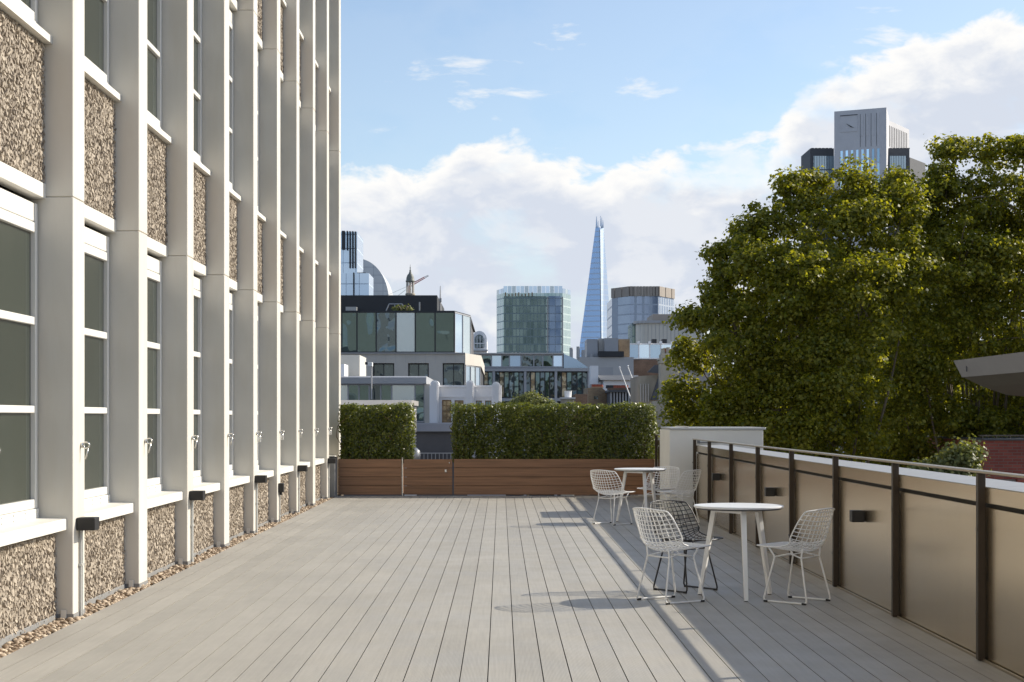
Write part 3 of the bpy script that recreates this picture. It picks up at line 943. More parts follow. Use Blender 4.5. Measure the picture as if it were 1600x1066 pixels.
mat('tan_crown', (0.33, 0.29, 0.25), 0.6, 0.2, var=0.08, vscale=0.3)
mat('cream_panel', (0.60, 0.58, 0.52), 0.5, var=0.03)
mat('roof_grey', (0.30, 0.29, 0.28), 0.8, var=0.1)
mat('bronze_lattice', (0.30, 0.19, 0.09), 0.6, var=0.1)
brick_mat('brick_red', (0.23, 0.055, 0.04), (0.30, 0.08, 0.055), (0.20, 0.12, 0.10))
brick_mat('brick_tan', (0.36, 0.25, 0.14), (0.28, 0.18, 0.10), (0.33, 0.28, 0.22))
brick_mat('brick_brown', (0.20, 0.12, 0.08), (0.15, 0.09, 0.06), (0.22, 0.17, 0.13))
glass('glass_green', (0.125, 0.185, 0.185), 0.75, 0.03, wob=0.28, wscale=0.7, objvar=0.15)
glass('glass_pale', (0.55, 0.64, 0.68), 0.6, 0.2)
glass('glass_dark', (0.12, 0.16, 0.18), 0.7, 0.03, wob=0.25, wscale=1.2, objvar=0.3)
glass('glass_blue', (0.34, 0.46, 0.58), 0.7, 0.06, objvar=0.2)
glass('glass_sky', (0.55, 0.68, 0.80), 0.8, 0.05, objvar=0.15)
glass('glass_olive', (0.22, 0.22, 0.15), 0.6, 0.06, wob=0.4, wscale=1.5, objvar=0.3)
glass('glass_amber', (0.36, 0.30, 0.20), 0.4, 0.12, wob=0.4, wscale=1.5, objvar=0.2)
curtain('cw_teal', (0.32, 0.46, 0.46), (0.46, 0.57, 0.57), 1.2, 2.4, 0.12, 0.16, 0.6, gcol2=(0.46, 0.58, 0.58))
curtain('cw_green', (0.06, 0.10, 0.10), (0.20, 0.27, 0.27), 1.1, 2.4, 0.20, 0.16, 0.6, gcol2=(0.20, 0.27, 0.25))
curtain('cw_navy', (0.08, 0.13, 0.22), (0.26, 0.32, 0.38), 1.9, 2.4, 0.10, 0.10, 0.7, gcol2=(0.24, 0.32, 0.42))
curtain('cw_shard_shaded', (0.42, 0.57, 0.78), (0.56, 0.68, 0.84), 60.0, 7.6, 0.03, 0.25, 0.45, rough=0.25, gcol2=(0.46, 0.62, 0.84), nscale=0.012, cell_w=0.0)  # facet turned from the sun: its shade is painted into the glass colour
curtain('cw_shard_sunlit', (0.58, 0.70, 0.86), (0.68, 0.78, 0.90), 60.0, 7.6, 0.03, 0.25, 0.35, rough=0.3, gcol2=(0.64, 0.75, 0.88), nscale=0.012, cell_w=0.0)  # same glazing, lighter: sunlight on the right facet painted into the colour
curtain('cw_guys', (0.26, 0.33, 0.44), (0.40, 0.46, 0.54), 3.4, 4.2, 0.34, 0.14, 0.5, gcol2=(0.34, 0.42, 0.54))
curtain('cw_lead', (0.40, 0.55, 0.72), (0.52, 0.62, 0.72), 7.0, 8.0, 0.05, 0.06, 0.7, gcol2=(0.58, 0.70, 0.82), nscale=0.02)
curtain('cw_dome', (0.55, 0.56, 0.56), (0.42, 0.44, 0.46), 6.0, 5.0, 0.06, 0.08, 0.15, rough=0.35, gcol2=(0.62, 0.63, 0.63))

# -- far towers
t = bthing('lattice_tower', 'blue glass tower with dark vertical fins at its top, beside the white facade', 540, 900)
solid(t, 'tower_glass', 'cw_lead', 500, 558, 362, None, 900, 40)
f_ = [(534.2, 539.0, 361, 390), (541.8, 543.8, 361, 391), (546, 548, 361.5, 419), (550.2, 552.2, 361.5, 419), (554.3, 556.3, 362, 419)]
for a, b_, c, d in f_:
    MB().box(X(a, 899), X(b_, 899), 898, 899.9, Z(d, 899), Z(c, 899)).build('fin', 'dark_metal', t)
t = bthing('glass_block', 'blue glass block reflecting clouds, in front of the finned tower', 560, 850)
solid(t, 'block_glass', 'cw_lead', 480, 576.5, 427, None, 850, 30)
MB().box(X(551.8, 849), X(553.6, 849), 848.4, 849.9, Z(470, 849), Z(426, 849)).build('mast_strip', 'dark_metal', t)
MB().box(X(557, 849), X(571, 849), 851, 860, Z(427, 849), Z(425.5, 849)).build('roof_plant', 'dark_metal', t)
t = bthing('curved_building', 'pale quarter-round building with a gridded curved roof behind the glass block', 590, 1000)
poly = [(X(545, 1000), GROUND)] + [(X(607.5, 1000), GROUND)] + [(X(558 + 49.5 * math.cos(R(a)), 1000), Z(470 - 66 * math.sin(R(a)), 1000)) for a in range(0, 91, 6)] + [(X(545, 1000), Z(404, 1000))]
MB().extr_y(poly, 1000, 1050).build('curved_shell', 'cw_dome', t, False)

t = bthing('cupola', 'small domed church lantern with open columns above the black rooftop', 641, 300, 'cupola')
c_ = (X(641, 300), 300); k = 0.12
zz = lambda py: Z(py, 300)
MB().lathe([(7.2 * k, GROUND), (7.2 * k, zz(461)), (7.8 * k, zz(461)), (7.8 * k, zz(459)), (6.4 * k, zz(458.5))], *c_, 12).build('drum', 'stone_old', t)
for a in range(8):
    MB().lathe([(0.9 * k, zz(459)), (0.9 * k, zz(441))], c_[0] + 5.6 * k * math.cos(a * math.pi / 4 + .2), c_[1] + 5.6 * k * math.sin(a * math.pi / 4 + .2), 6).build('column', 'stone_pale', t)
MB().lathe([(6.9 * k, zz(441)), (7.3 * k, zz(439)), (6.4 * k, zz(438)), (6.0 * k, zz(434)), (4.6 * k, zz(430)), (2.4 * k, zz(427.5)), (1.2 * k, zz(424)), (1.5 * k, zz(423)), (0.5 * k, zz(421)), (0.9 * k, zz(418.5)), (0.3 * k, zz(417)), (0.25 * k, zz(413.5))], *c_, 14).build('dome', 'lead', t, True)

t = bthing('tower_crane', 'red luffing crane jib rising behind the church lantern', 650, 600, 'crane')


def truss(t, name, m, a, c, w, n):
    a, c = Vector(a), Vector(c); d = (c - a); up = Vector((0, 0, 1)); s = d.cross(Vector((0, 1, 0))).normalized()
    M_ = MB()
    for o in (-1, 1):
        for q in (-1, 1): M_.tube([a + s * o * w + Vector((0, q * w, 0)), c + s * o * w * .6 + Vector((0, q * w * .6, 0))], w * 0.32, 4)
    for i in range(n):
        o = 1 if i % 2 else -1
        M_.tube([a + d * i / n + s * o * w, a + d * (i + 1) / n - s * o * w], w * 0.22, 4)
    return M_.build(name, m, t)


truss(t, 'jib', 'crane_red', at(640.5, 446.5, 600), at(663, 434, 600), 0.42, 18)
truss(t, 'jib_tip', 'crane_grey', at(663, 434, 600), at(669.5, 430.8, 600), 0.26, 5)
truss(t, 'mast', 'crane_red', (X(640.5, 600), 600, GROUND), at(640.5, 446.5, 600), 0.5, 16)
MB().tube([at(604, 462, 600), at(640, 446, 600)], 0.06, 4).build('cable', 'crane_grey', t)
MB().tube([at(622, 462, 600), at(634, 453, 600)], 0.09, 4).build('cable', 'crane_grey', t)

t = bthing('green_glass_tower', 'dark green glass office tower with a pale glass crown', 834, 500)
fp = [(X(776, 508), 508), (X(786.5, 500), 500), (X(879, 500), 500), (X(891.5, 508), 508), (X(891.5, 508), 535), (X(776, 508), 535)]
MB().prism(fp, GROUND, Z(458, 500)).build('tower_glass', 'cw_teal', t)
crown = [(px_, py_) for px_, py_ in [(X(776, 508), 508), (X(786.5, 500), 500.2), (X(879, 500), 500.2), (X(891.5, 508), 508)]]
for i in range(3):
    M_, L = edge_frame(crown[i], crown[i + 1]); n = (3, 14, 3)[i]
    for q in range(n):
        z1 = Z(449.5 if i == 1 else 450.5, 500) + (0.5 if i == 1 else 0)
        xf(MB().box(L * q / n + .06, L * (q + 1) / n - .06, 0, 0.12, Z(458, 500) + .05, z1), M_).build('crown_pane', 'glass_sky' if (q + i) % 3 else 'glass_pale', t)
MB().box(X(787.5, 500), X(853.5, 500), 499.4, 499.95, GROUND, Z(463, 500)).build('dark_glazing', 'cw_green', t)
MB().box(X(857, 500), X(876, 500), 499.4, 499.95, GROUND, Z(463, 500)).build('blue_bay', 'cw_navy', t)
for a in (854.6, 878):
    MB().box(X(a, 500), X(a + 1.7, 500), 498.9, 499.9, GROUND, Z(464, 500)).build('steel_strip', 'coping_grey', t)
for i in range(9):
    a = 789 + i * 5.2
    MB().box(X(a, 500), X(a + 1.6, 500), 499.5, 500.1, Z(463, 500), Z(457 + (i * 7 % 4), 500)).build('crown_post', 'bronze_lattice', t)

t = bthing('pointed_skyscraper', 'tall blue glass skyscraper tapering to split points', 935, 2260, 'skyscraper')
YS = 2260
def S(px, py, dy=0): return at(px, py, YS) + Vector((0, dy, 0))
def frustum(b0, b1, b2, b3, t0, t1, t2, t3):
    return MB().add([b0, b1, b2, b3, t0, t1, t2, t3], [(3, 2, 1, 0), (4, 5, 6, 7), (0, 1, 5, 4), (1, 2, 6, 5), (2, 3, 7, 6), (3, 0, 4, 7)])
YB = 670
frustum(S(889, YB, 14), S(940, YB), S(940, YB, 60), S(894, YB, 60), S(932.4, 352, 30), S(938.6, 352, 26), S(938.6, 352, 40), S(933, 352, 40)).build('west_facet', 'cw_shard_shaded', t)
frustum(S(941.6, YB, 1), S(967, YB, 16), S(966.5, YB, 62), S(941.6, YB, 60), S(939.4, 350, 26), S(945.4, 352, 32), S(945, 352, 42), S(939.4, 352, 42)).build('east_facet', 'cw_shard_sunlit', t)
frustum(S(939.9, YB, 2), S(941.7, YB, 2), S(941.7, YB, 50), S(939.9, YB, 50), S(938.3, 356, 28), S(939.6, 356, 28), S(939.6, 356, 38), S(938.3, 356, 38)).build('fracture', 'dark_metal', t)
for (a, b_, c, d) in ((932.6, 935.6, 352, 334), (935.9, 937.2, 352, 341), (939.6, 941.0, 350, 333), (941.4, 943.2, 351, 335.5), (943.4, 945.2, 352, 340)):
    frustum(S(a, c, 28), S(b_, c, 28), S(b_, c, 33), S(a, c, 33), S((a + b_) / 2 - .25, d, 30), S((a + b_) / 2 + .25, d, 30), S((a + b_) / 2 + .25, d, 32), S((a + b_) / 2 - .25, d, 32)).build('top_shard', 'cw_shard_sunlit', t)

t = bthing('brown_crowned_tower', 'grey blue faceted tower with a tan fluted crown', 1004, 700)
fp = [(X(956, 712), 712), (X(984, 700), 700), (X(1029, 700), 700), (X(1053, 716), 716), (X(1053, 716), 745), (X(956, 712), 745)]
MB().prism(fp, GROUND, Z(463, 700)).build('shaft', 'cw_guys', t)
for i in range(3):
    M_, L = edge_frame(fp[i], fp[i + 1]); n = (5, 9, 5)[i]
    for q in range(n):
        xf(MB().box(L * q / n + .12, L * (q + 1) / n - .12, -0.5 + .2 * (q % 2), 2.0, Z(463, 700) + .05, Z(447.5, 700)), M_).build('crown_panel', 'tan_crown', t)

t = bthing('drum_building', 'cream building with rounded end and grey roof storey', 1025, 350)
fp = [(X(996, 352), 358)] + [(X(996, 350) + 2.5 - 2.5 * math.cos(R(a)), 354 - 4 * math.sin(R(a))) for a in (0, 30, 60, 90)] + [(X(1100, 350), 350), (X(1100, 350), 375), (X(996, 350), 375)]
MB().prism(fp, GROUND, Z(505, 350)).build('wall', 'cream_panel', t)
MB().prism([(x - .5 if i < 4 else x, y - .5) for i, (x, y) in enumerate(fp)], Z(505, 350), Z(501, 350)).build('cornice', 'grey_metal', t)
solid(t, 'roof_storey', 'tan_crown', 1020, 1090, 491, 501, 358, 14)
solid(t, 'stair_glass', 'cw_green', 988, 995.6, 505, None, 356, 12)
for q in range(13):
    MB().box(X(1000 + q * 6, 350), X(1000.5 + q * 6, 350), 349.9, 349.99, Z(540, 350), Z(506, 350)).build('panel_joint', 'grey_metal', t)

t = bthing('blue_glass_penthouse', 'blue glass rooftop storey with white fins below the cream building', 1020, 250)
solid(t, 'core', 'roof_grey', 982, 1110, 540, None, 250.3, 14)
M_, L = edge_frame((X(982, 250), 250), (X(1100, 250), 250))
pane_row(t, M_, [X(q, 250) - X(982, 250) for q in (982, 998, 1015, 1032.5, 1050, 1067, 1084, 1100)], Z(561, 250), Z(537, 250), ['glass_blue', 'glass_sky'], 'white_deco', 0.16, 0.25)
for q in (998, 1015, 1032.5, 1050, 1067):
    MB().box(X(q - 1.4, 250), X(q + 1.4, 250), 249.2, 250.8, Z(538, 250), Z(533.5, 250)).build('roof_fin', 'white_deco', t)
solid(t, 'brick_wall', 'brick_brown', 990, 1040, 562, None, 249.6, 0.6)
for q in (1024, 1040):
    MB().box(X(q - 4, 251), X(q + 3, 251), 252, 254, Z(537, 251), Z(529.5, 251)).build('roof_fan', 'dark_metal', t)

t = bthing('plant_roof_building', 'grey blue rooftop plant boxes in front of the pointed skyscraper', 945, 230)
solid(t, 'wall', 'stone_grey', 905, 990, 558, None, 230, 20)
solid(t, 'plant_box', 'grey_metal', 917, 934, 530, 557.5, 232, 6)
solid(t, 'plant_box', 'coping_grey', 935, 943.5, 529, 557.5, 233, 6)
solid(t, 'plant_box', 'grey_metal', 944.5, 966, 528.5, 557.5, 231.5, 6)
solid(t, 'tan_shaft', 'brick_tan', 966.5, 984, 530, 557.5, 233.5, 6)
solid(t, 'dark_vent', 'dark_metal', 936, 975, 549, 557.5, 229.6, 2)
for q, (a, h) in enumerate(((893, 543), (904, 541), (912, 546), (926, 552))):
    MB().lathe([(0.25, Z(560, 230)), (0.25, Z(h, 230))], X(a, 230), 231 + q * .3, 8).build('flue', 'stone_grey', t)

t = bthing('vaulted_window_building', 'white barrel-vaulted roof with an arched window behind the glass office', 748, 300)
cx, r_ = X(749, 300), 1.42
arc = lambda r, n=16: [(cx + r * math.cos(R(a)), Z(532, 300) + r * 1.25 * math.sin(R(a))) for a in np.linspace(0, 180, n)]
MB().extr_y([(cx - r_, GROUND), (cx + r_, GROUND)] + arc(r_), 300, 318).build('vault', 'white_deco', t)
MB().extr_y([(cx - r_ * .55, Z(544, 300)), (cx + r_ * .62, Z(544, 300))] + arc(r_ * .62), 299.85, 299.98).build('arched_window', 'glass_dark', t)
for a in (-.3, .1, .5):
    MB().box(cx + a * r_ - .05, cx + a * r_ + .05, 299.7, 299.84, Z(544, 300), Z(525, 300)).build('glazing_bar', 'white_deco', t)
MB().box(cx - r_ * .7, cx + r_ * .8, 299.6, 299.83, Z(537.5, 300), Z(536.3, 300)).build('glazing_bar', 'white_deco', t)
MB().box(cx - r_ * 1.2, cx + r_ * 1.1, 299.4, 299.99, Z(549, 300), Z(546.5, 300)).build('cornice', 'stone_grey', t)

# -- grey-framed glass office in the middle distance
t = bthing('framed_glass_office', 'grey framed glass office with a set-back glass top storey', 835, 150)
solid(t, 'core', 'dark_metal', 700, 919, 581, None, 151, 25)
M_ = Matrix.Translation((0, 150, 0)); k = .06
cols = [700, 722, 746, 769.5, 818.5, 866.5, 918]
edges = []
for a, b_ in zip(cols[:-1], cols[1:]):
    n = 3 if b_ - a < 30 else 6
    ed = [X(a + 3 + (b_ - a - 3) * q / n, 150) for q in range(n + 1)]
    pane_row(t, M_ @ Matrix.Translation((0, 0.35, 0)), ed, Z(622, 150), Z(580.5, 150), ['glass_dark', 'glass_amber', 'glass_green', 'glass_dark', 'glass_green', 'glass_dark', 'glass_olive'], 'dark_metal', 0.10, 0.06)
for a in cols:
    MB().box(X(a, 150), X(a + 4, 150), 149.8, 150.6, GROUND, Z(580.5, 150)).build('pillar', 'grey_metal', t)
MB().box(X(700, 150), X(922, 150), 149.75, 150.9, Z(580.3, 150), Z(575.5, 150)).build('beam', 'grey_metal', t)
MB().box(X(700, 150), X(922, 150), 149.85, 150.5, Z(627, 150), Z(622.3, 150)).build('beam', 'grey_metal', t)
M2 = Matrix.Translation((0, 153, 0))
pane_row(t, M2, [X(q, 153) for q in (722, 737, 752, 768, 784, 796, 814, 834, 848, 864, 879)], Z(574.5, 153), Z(554, 153), ['glass_dark', 'glass_dark', 'glass_green', 'glass_sky', 'glass_green', 'glass_blue'], 'grey_metal', 0.12, 0.10)
solid(t, 'top_storey', 'dark_metal', 722, 879, 555, 575, 153.4, 14)
MB().box(X(720, 153), X(881, 153), 152.6, 168, Z(553.8, 153), Z(551.8, 153)).build('roof_slab', 'coping_grey', t)
MB().add([(X(881, 153), 153.2, Z(575, 153)), (X(920, 153), 153.2, Z(575, 153)), (X(900, 153), 153.2, Z(561, 153)), (X(881, 153), 153.2, Z(553, 153)),
          (X(881, 153), 160, Z(575, 153)), (X(920, 153), 160, Z(575, 153)), (X(900, 153), 160, Z(561, 153)), (X(881, 153), 160, Z(553, 153))],
         [(0, 1, 2, 3), (7, 6, 5, 4), (0, 4, 5, 1), (1, 5, 6, 2), (2, 6, 7, 3), (3, 7, 4, 0)]).build('side_terrace', 'glass_blue', t)
solid(t, 'side_wing', 'grey_metal', 922, 958, 574, None, 156, 14)
for q in range(5):
    MB().box(X(800 + q * 3, 153), X(802 + q * 3, 153), 155, 157, Z(552, 153), Z(549.5 + q % 2, 153)).build('roof_unit', 'stone_grey', t)

# -- roofs and chimneys on the right of it
t = bthing('grey_roof_terrace', 'low white walled house with long dark slate roof', 965, 135)
solid(t, 'wall', 'white_deco', 944, 1000, 594, None, 135, 8)
Ms = MB().extr_x([(134.6, Z(594, 135)), (139, Z(584.5, 135)), (143.5, Z(594, 135))], X(938, 135), X(1003, 135)); Ms.build('roof', 'slate', t)
MB().box(X(924, 136), X(936, 136), 137, 139, Z(600, 136), Z(571, 136)).build('lift_shaft', 'white_deco', t)
t = bthing('tan_brick_house', 'tan brick gabled house with a row of red chimney pots', 936, 120)
Yb = 120
MB().extr_y([(X(919, Yb), GROUND), (X(955, Yb), GROUND), (X(955, Yb), Z(617, Yb)), (X(940, Yb), Z(606, Yb)), (X(919, Yb), Z(606, Yb))], Yb, Yb + 7).build('wall', 'brick_tan', t)
MB().box(X(926, Yb), X(944, Yb), Yb + 1, Yb + 2, Z(606, Yb), Z(604, Yb)).build('chimney_stack', 'brick_tan', t)
for q in range(6):
    MB().lathe([(.10, Z(604, Yb)), (.075, Z(601, Yb)), (.10, Z(600.3, Yb))], X(928 + q * 2.9, Yb), Yb + 1.5, 8).build('chimney_pot', 'terracotta', t)
MB().box(X(928, Yb), X(934, Yb), Yb - .03, Yb - .005, Z(624, Yb), Z(619, Yb)).build('window', 'glass_dark', t)
t = bthing('colonnaded_dormer', 'long grey dormer with a row of posts and red chimney pots above', 976, 116)
Yb = 116
solid(t, 'wall', 'dark_wall', 953, 999, 613, None, Yb + .4, 6)
for q in range(10):
    MB().box(X(954 + q * 4.6, Yb), X(956.2 + q * 4.6, Yb), Yb, Yb + .38, Z(640, Yb), Z(613.2, Yb)).build('post', 'grey_metal', t)
solid(t, 'roof', 'slate', 951, 1000, 609.5, 612.8, Yb - .2, 7)
solid(t, 'chimney_stack', 'brick_brown', 950, 986, 606, 609.3, Yb + 2, 1)
for q in range(12):
    MB().lathe([(.11, Z(606, Yb)), (.08, Z(602, Yb)), (.11, Z(601, Yb))], X(952 + q * 2.9, Yb), Yb + 2.5, 8).build('chimney_pot', 'terracotta' if q > 3 else 'dark_metal', t)
for i, (a, c, w_) in enumerate((((968, 575), (987, 627), 'left'), ((981, 573), (999.5, 622), 'right'))):
    t = thing('flagpole', w_ + ' one of two slanting white flagpoles above the dormers', 'flagpole', 'slanting flagpoles')
    MB().tube([at(c[0], c[1], 112), at(a[0], a[1], 112)], 0.055, 6, r1=0.03).build('pole', 'white_powder', t)
    p = at(a[0], a[1], 112); MB().lathe([(.05, p.z), (.08, p.z + .05), (.02, p.z + .11)], p.x, p.y, 8).build('finial', 'white_powder', t)
t = bthing('slate_mansard_house', 'pale stone house with a steep dark slate mansard roof', 1015, 100)
Yb = 100
MB().extr_y([(X(997, Yb), GROUND), (X(1034, Yb), GROUND), (X(1034, Yb), Z(585, Yb)), (X(997, Yb), Z(588, Yb))], Yb, Yb + 6).build('wall', 'stone_old', t)
MB().extr_y([(X(1016, Yb), Z(625, Yb)), (X(1034, Yb), Z(625, Yb)), (X(1034, Yb), Z(570, Yb)), (X(1022, Yb), Z(571, Yb)), (X(1011, Yb), Z(582, Yb)), (X(1030, Yb), Z(584, Yb))], Yb - .5, Yb - .02).build('roof', 'slate', t)
for q in range(4):
    MB().box(X(1000 + q * 4, Yb), X(1001.6 + q * 4, Yb), Yb - .12, Yb - .01, Z(628, Yb), Z(600, Yb)).build('pilaster', 'stone_pale', t)
t = bthing('stone_chimney', 'weathered tall stone chimney with moulded cap and clustered pots', 1046, 85, 'chimney')
Yb = 85
MB().box(X(1032, Yb), X(1060, Yb), Yb, Yb + 1.1, GROUND, Z(568, Yb), 0.02).build('shaft', 'stone_old', t)
MB().box(X(1022, Yb), X(1062, Yb), Yb - .15, Yb + 1.3, GROUND, Z(627, Yb), 0.02).build('base', 'stone_old', t)
for a, b_, c, d in ((1031, 1061, 568, 563), (1029.5, 1062.5, 563, 560), (1033, 1060, 560, 553)):
    MB().box(X(a, Yb), X(b_, Yb), Yb - .1, Yb + 1.2, Z(c, Yb) + .002, Z(d, Yb), 0.02).build('moulding', 'stone_old', t)
for q in range(6):
    MB().lathe([(.14, Z(553, Yb)), (.10, Z(546 - (q % 3), Yb)), (.13, Z(544.5 - (q % 3), Yb))], X(1037 + q * 4, Yb), Yb + .4 + .3 * (q % 2), 8).build('chimney_pot', 'terracotta' if q % 2 else 'stone_old', t)
t = bthing('brick_chimney_stack', 'short stone chimney stack with one white pot above the hedge', 887, 95, 'chimney')
MB().box(X(877, 95), X(897, 95), 95, 96, GROUND, Z(624, 95), .02).build('stack', 'stone_old', t)
MB().box(X(875, 95), X(899, 95), 94.9, 96.1, Z(624, 95) + .002, Z(621, 95), .01).build('cap', 'stone_grey', t)
MB().lathe([(.20, Z(621, 95)), (.22, Z(612, 95)), (.25, Z(610.5, 95))], X(888, 95), 95.5, 10).build('chimney_pot', 'white_deco', t)
solid(t, 'brick_side', 'brick_brown', 899.5, 918, 616, None, 97, 4)

# -- pale stone office with the reflecting glass top
t = bthing('glass_topped_office', 'pale stone office with mirror-like green glass top storeys and black roof box', 630, 90)
Yb = 90; k = .036
solid(t, 'core', 'dark_metal', 440, 725, 553.5, None, Yb + .5, 24)
M_ = Matrix.Translation((0, Yb, 0))
hol = [(X(a, Yb), X(b_, Yb), Z(640, Yb) + .3, Z(567.5, Yb)) for a, b_ in ((473, 507), (528, 562), (582.5, 616), (637.6, 670), (691.6, 725.4))]
pierced(t, M_, X(440, Yb), X(726.5, Yb), Z(640, Yb), Z(553, Yb), 0.42, hol, 'stone_pale', 'glass_dark', 'dark_metal', 0.07, 0.25, 2, 1)
MB().box(X(440, Yb), X(726.8, Yb), Yb - .12, Yb + 1.2, Z(552.8, Yb), Z(551.2, Yb)).build('coping', 'stone_grey', t)
for q in range(11):
    a = 556 + q * 15.5
    MB().box(X(a, Yb), X(a + .5, Yb), Yb - .006, Yb - .001, Z(567, Yb), Z(553.2, Yb)).build('stone_joint', 'stone_grey', t)
c0, c1 = (X(727, Yb), Yb), (X(752, 93.5), 93.5)
MB().prism([c0, c1, (c1[0], 112), (c0[0], 112)], Z(570, Yb), Z(552, Yb)).build('corner_band', 'stone_pale', t)
M2, L = edge_frame((c0[0], Yb + .15), (c1[0] - .08, c1[1] + .15))
pane_row(t, M2, [L * q / 3 for q in range(4)], Z(640, Yb), Z(570.2, Yb), ['glass_blue', 'glass_pale'], 'grey_metal', .06, .04)
MB().prism([(c0[0], Yb + .6), (c1[0] - .1, c1[1] + .6), (c1[0] - .1, 112), (c0[0], 112)], GROUND, Z(570.3, Yb)).build('corner_core', 'dark_metal', t)
M3 = Matrix.Translation((0, 91, 0))
eds = [X(q, 91) for q in (473, 503, 534, 557.8, 587.8, 618.8, 648.8, 679.8, 709.8)]
pane_row(t, M3, eds, Z(551.5, 91), Z(487, 91), ['glass_green', 'glass_green', 'glass_green', 'glass_green', 'glass_dark', 'glass_pale', 'glass_green', 'glass_green'], 'dark_metal', .07, .05)
d0, d1 = (X(710, 91), 91), (X(735, 95), 95)
M4, L = edge_frame(d0, d1)
pane_row(t, M4, [0.04, L * .5, L], Z(551.5, 91), Z(487.5, 91), ['glass_sky', 'glass_pale'], 'grey_metal', .06, .04)
MB().prism([(X(440, 91), 91.3), (d0[0] - .1, 91.3), (d1[0] - .12, 95.3), (d1[0] - .12, 113), (X(440, 91), 113)], Z(553, 91), Z(487.2, 91)).build('inner_volume', 'dark_wall', t)
MB().prism([(X(440, 91), 90.9), d0, (d1[0], 95), (d1[0], 113.5), (X(440, 91), 113.5)], Z(486.9, 91), Z(485.6, 91)).build('roof_slab', 'dark_metal', t)
solid(t, 'roof_box', 'dark_metal', 440, 683, 461.5, 485.7, 95, 12)
solid(t, 'roof_unit', 'coping_grey', 540, 557, 479.5, 485.5, 94, .8)
MB().box(X(654.5, 93.5), X(656.5, 93.5), 93.5, 93.6, Z(485.5, 93.5), Z(472, 93.5)).build('vent_pipe', 'coping_grey', t)
fr_ = MB()
for a, b_ in (((603, 486), (608, 475)), ((608, 475), (628, 475)), ((628, 475), (634, 486)), ((617, 475), (617, 486))):
    fr_.tube([at(*a, 94), at(*b_, 94)], .04, 4)
fr_.build('roof_frame', 'grey_metal', t)
t = thing('radio_mast', 'thin radio mast standing right of the black roof box', 'mast')
MB().tube([(X(688, 97), 97, Z(487, 97)), (X(688, 97), 97, Z(463, 97)), (X(688, 97), 97, Z(447, 97))], .07, 6, r1=.02).build('pole', 'stone_grey', t)
MB().box(X(686.4, 97), X(690, 97), 96.9, 97.1, Z(472, 97), Z(466, 97)).build('aerial_box', 'stone_grey', t)

# -- nearer glass ribbon building and the white moderne building
t = bthing('ribbon_glass_building', 'low glass fronted building with a grey cornice above the square hedge', 600, 60)
Yb = 60
solid(t, 'core', 'dark_wall', 440, 664, 600, None, Yb + .35, 10)
M_ = Matrix.Translation((0, Yb, 0))
pane_row(t, M_, [X(q, Yb) for q in (458, 482, 508, 527, 544, 561, 577, 595, 612, 648.5, 663)], Z(660, Yb), Z(600.2, Yb), ['glass_green', 'glass_dark', 'glass_green', 'glass_pale', 'glass_green'], 'grey_metal', .05, .04)
MB().extr_x([(Yb - .25, Z(599.8, Yb)), (Yb + 9, Z(599.8, Yb)), (Yb + 9, Z(588, Yb)), (Yb - .05, Z(588, Yb)), (Yb - .25, Z(590, Yb))], X(440, Yb), X(666.5, Yb)).build('cornice', 'grey_metal', t)
MB().box(X(663.5, Yb), X(672, Yb), Yb - .1, Yb + 9, GROUND, Z(600.3, Yb)).build('end_pier', 'stone_pale', t)
solid(t, 'roof_box', 'cream_panel', 500, 562, 555, 587.8, 63, 3)
solid(t, 'roof_box', 'white_deco', 500, 538, 569, 587.8, 61, 1.5)
t = thing('security_camera_pole', 'slim pole with a small camera on the low glass building', 'camera')
MB().tube([(X(580.5, 59.5), 59.5, Z(624, 59.5)), (X(580.5, 59.5), 59.5, Z(573, 59.5))], .03, 6).build('pole', 'stone_grey', t)
MB().box(X(575.5, 59.5), X(582.5, 59.5), 59.2, 59.6, Z(573, 59.5), Z(566.5, 59.5), .01).build('camera_body', 'tag_white', t)
MB().box(X(571, 59.5), X(575.2, 59.5), 59.3, 59.5, Z(570, 59.5), Z(566, 59.5), .01).build('lens_hood', 'dark_metal', t)
t = bthing('flat_roof_annex', 'low annex with a grey beige flat roof just behind the square hedge', 590, 48)
solid(t, 'wall', 'dark_wall', 440, 640, 633.2, None, 48.2, 4)
MB().extr_x([(47.9, Z(633, 48)), (52.4, Z(633, 48)), (52.4, Z(625, 48)), (48.6, Z(625, 48))], X(440, 48), X(642, 48)).build('roof', 'roof_grey', t)

t = bthing('white_moderne_building', 'white moderne building with rounded pilasters and bronze gridded windows', 728, 55)
Yb = 55
M_ = Matrix.Translation((0, Yb, 0))
hol = [(X(690.6, Yb), X(705, Yb), Z(660.5, Yb), Z(625, Yb)), (X(710.3, Yb), X(724.3, Yb), Z(660.5, Yb), Z(625.6, Yb)), (X(743.5, Yb), X(753, Yb), Z(660.5, Yb), Z(626, Yb)), (X(757.8, Yb), X(767.8, Yb), Z(660.5, Yb), Z(626, Yb))]
pierced(t, M_, X(671, Yb), X(784, Yb), Z(672, Yb), Z(602.5, Yb), .3, hol, 'white_deco', 'glass_amber', 'bronze_lattice', .03, .10, 2, 4, ['glass_amber', 'glass_amber', 'glass_green', 'glass_green'])
solid(t, 'core', 'white_deco', 672, 783.5, 606, None, Yb + .32, 9)
MB().box(X(686.5, Yb), X(728, Yb), Yb - .05, Yb + .34, Z(605, Yb), Z(602.2, Yb)).build('coping', 'white_deco', t)
MB().box(X(741, Yb), X(768, Yb), Yb - .05, Yb + .34, Z(605, Yb), Z(602.2, Yb)).build('coping', 'white_deco', t)
MB().box(X(686.5, Yb), X(768, Yb), Yb - .035, Yb - .001, Z(621, Yb), Z(619, Yb)).build('string_course', 'white_deco', t)
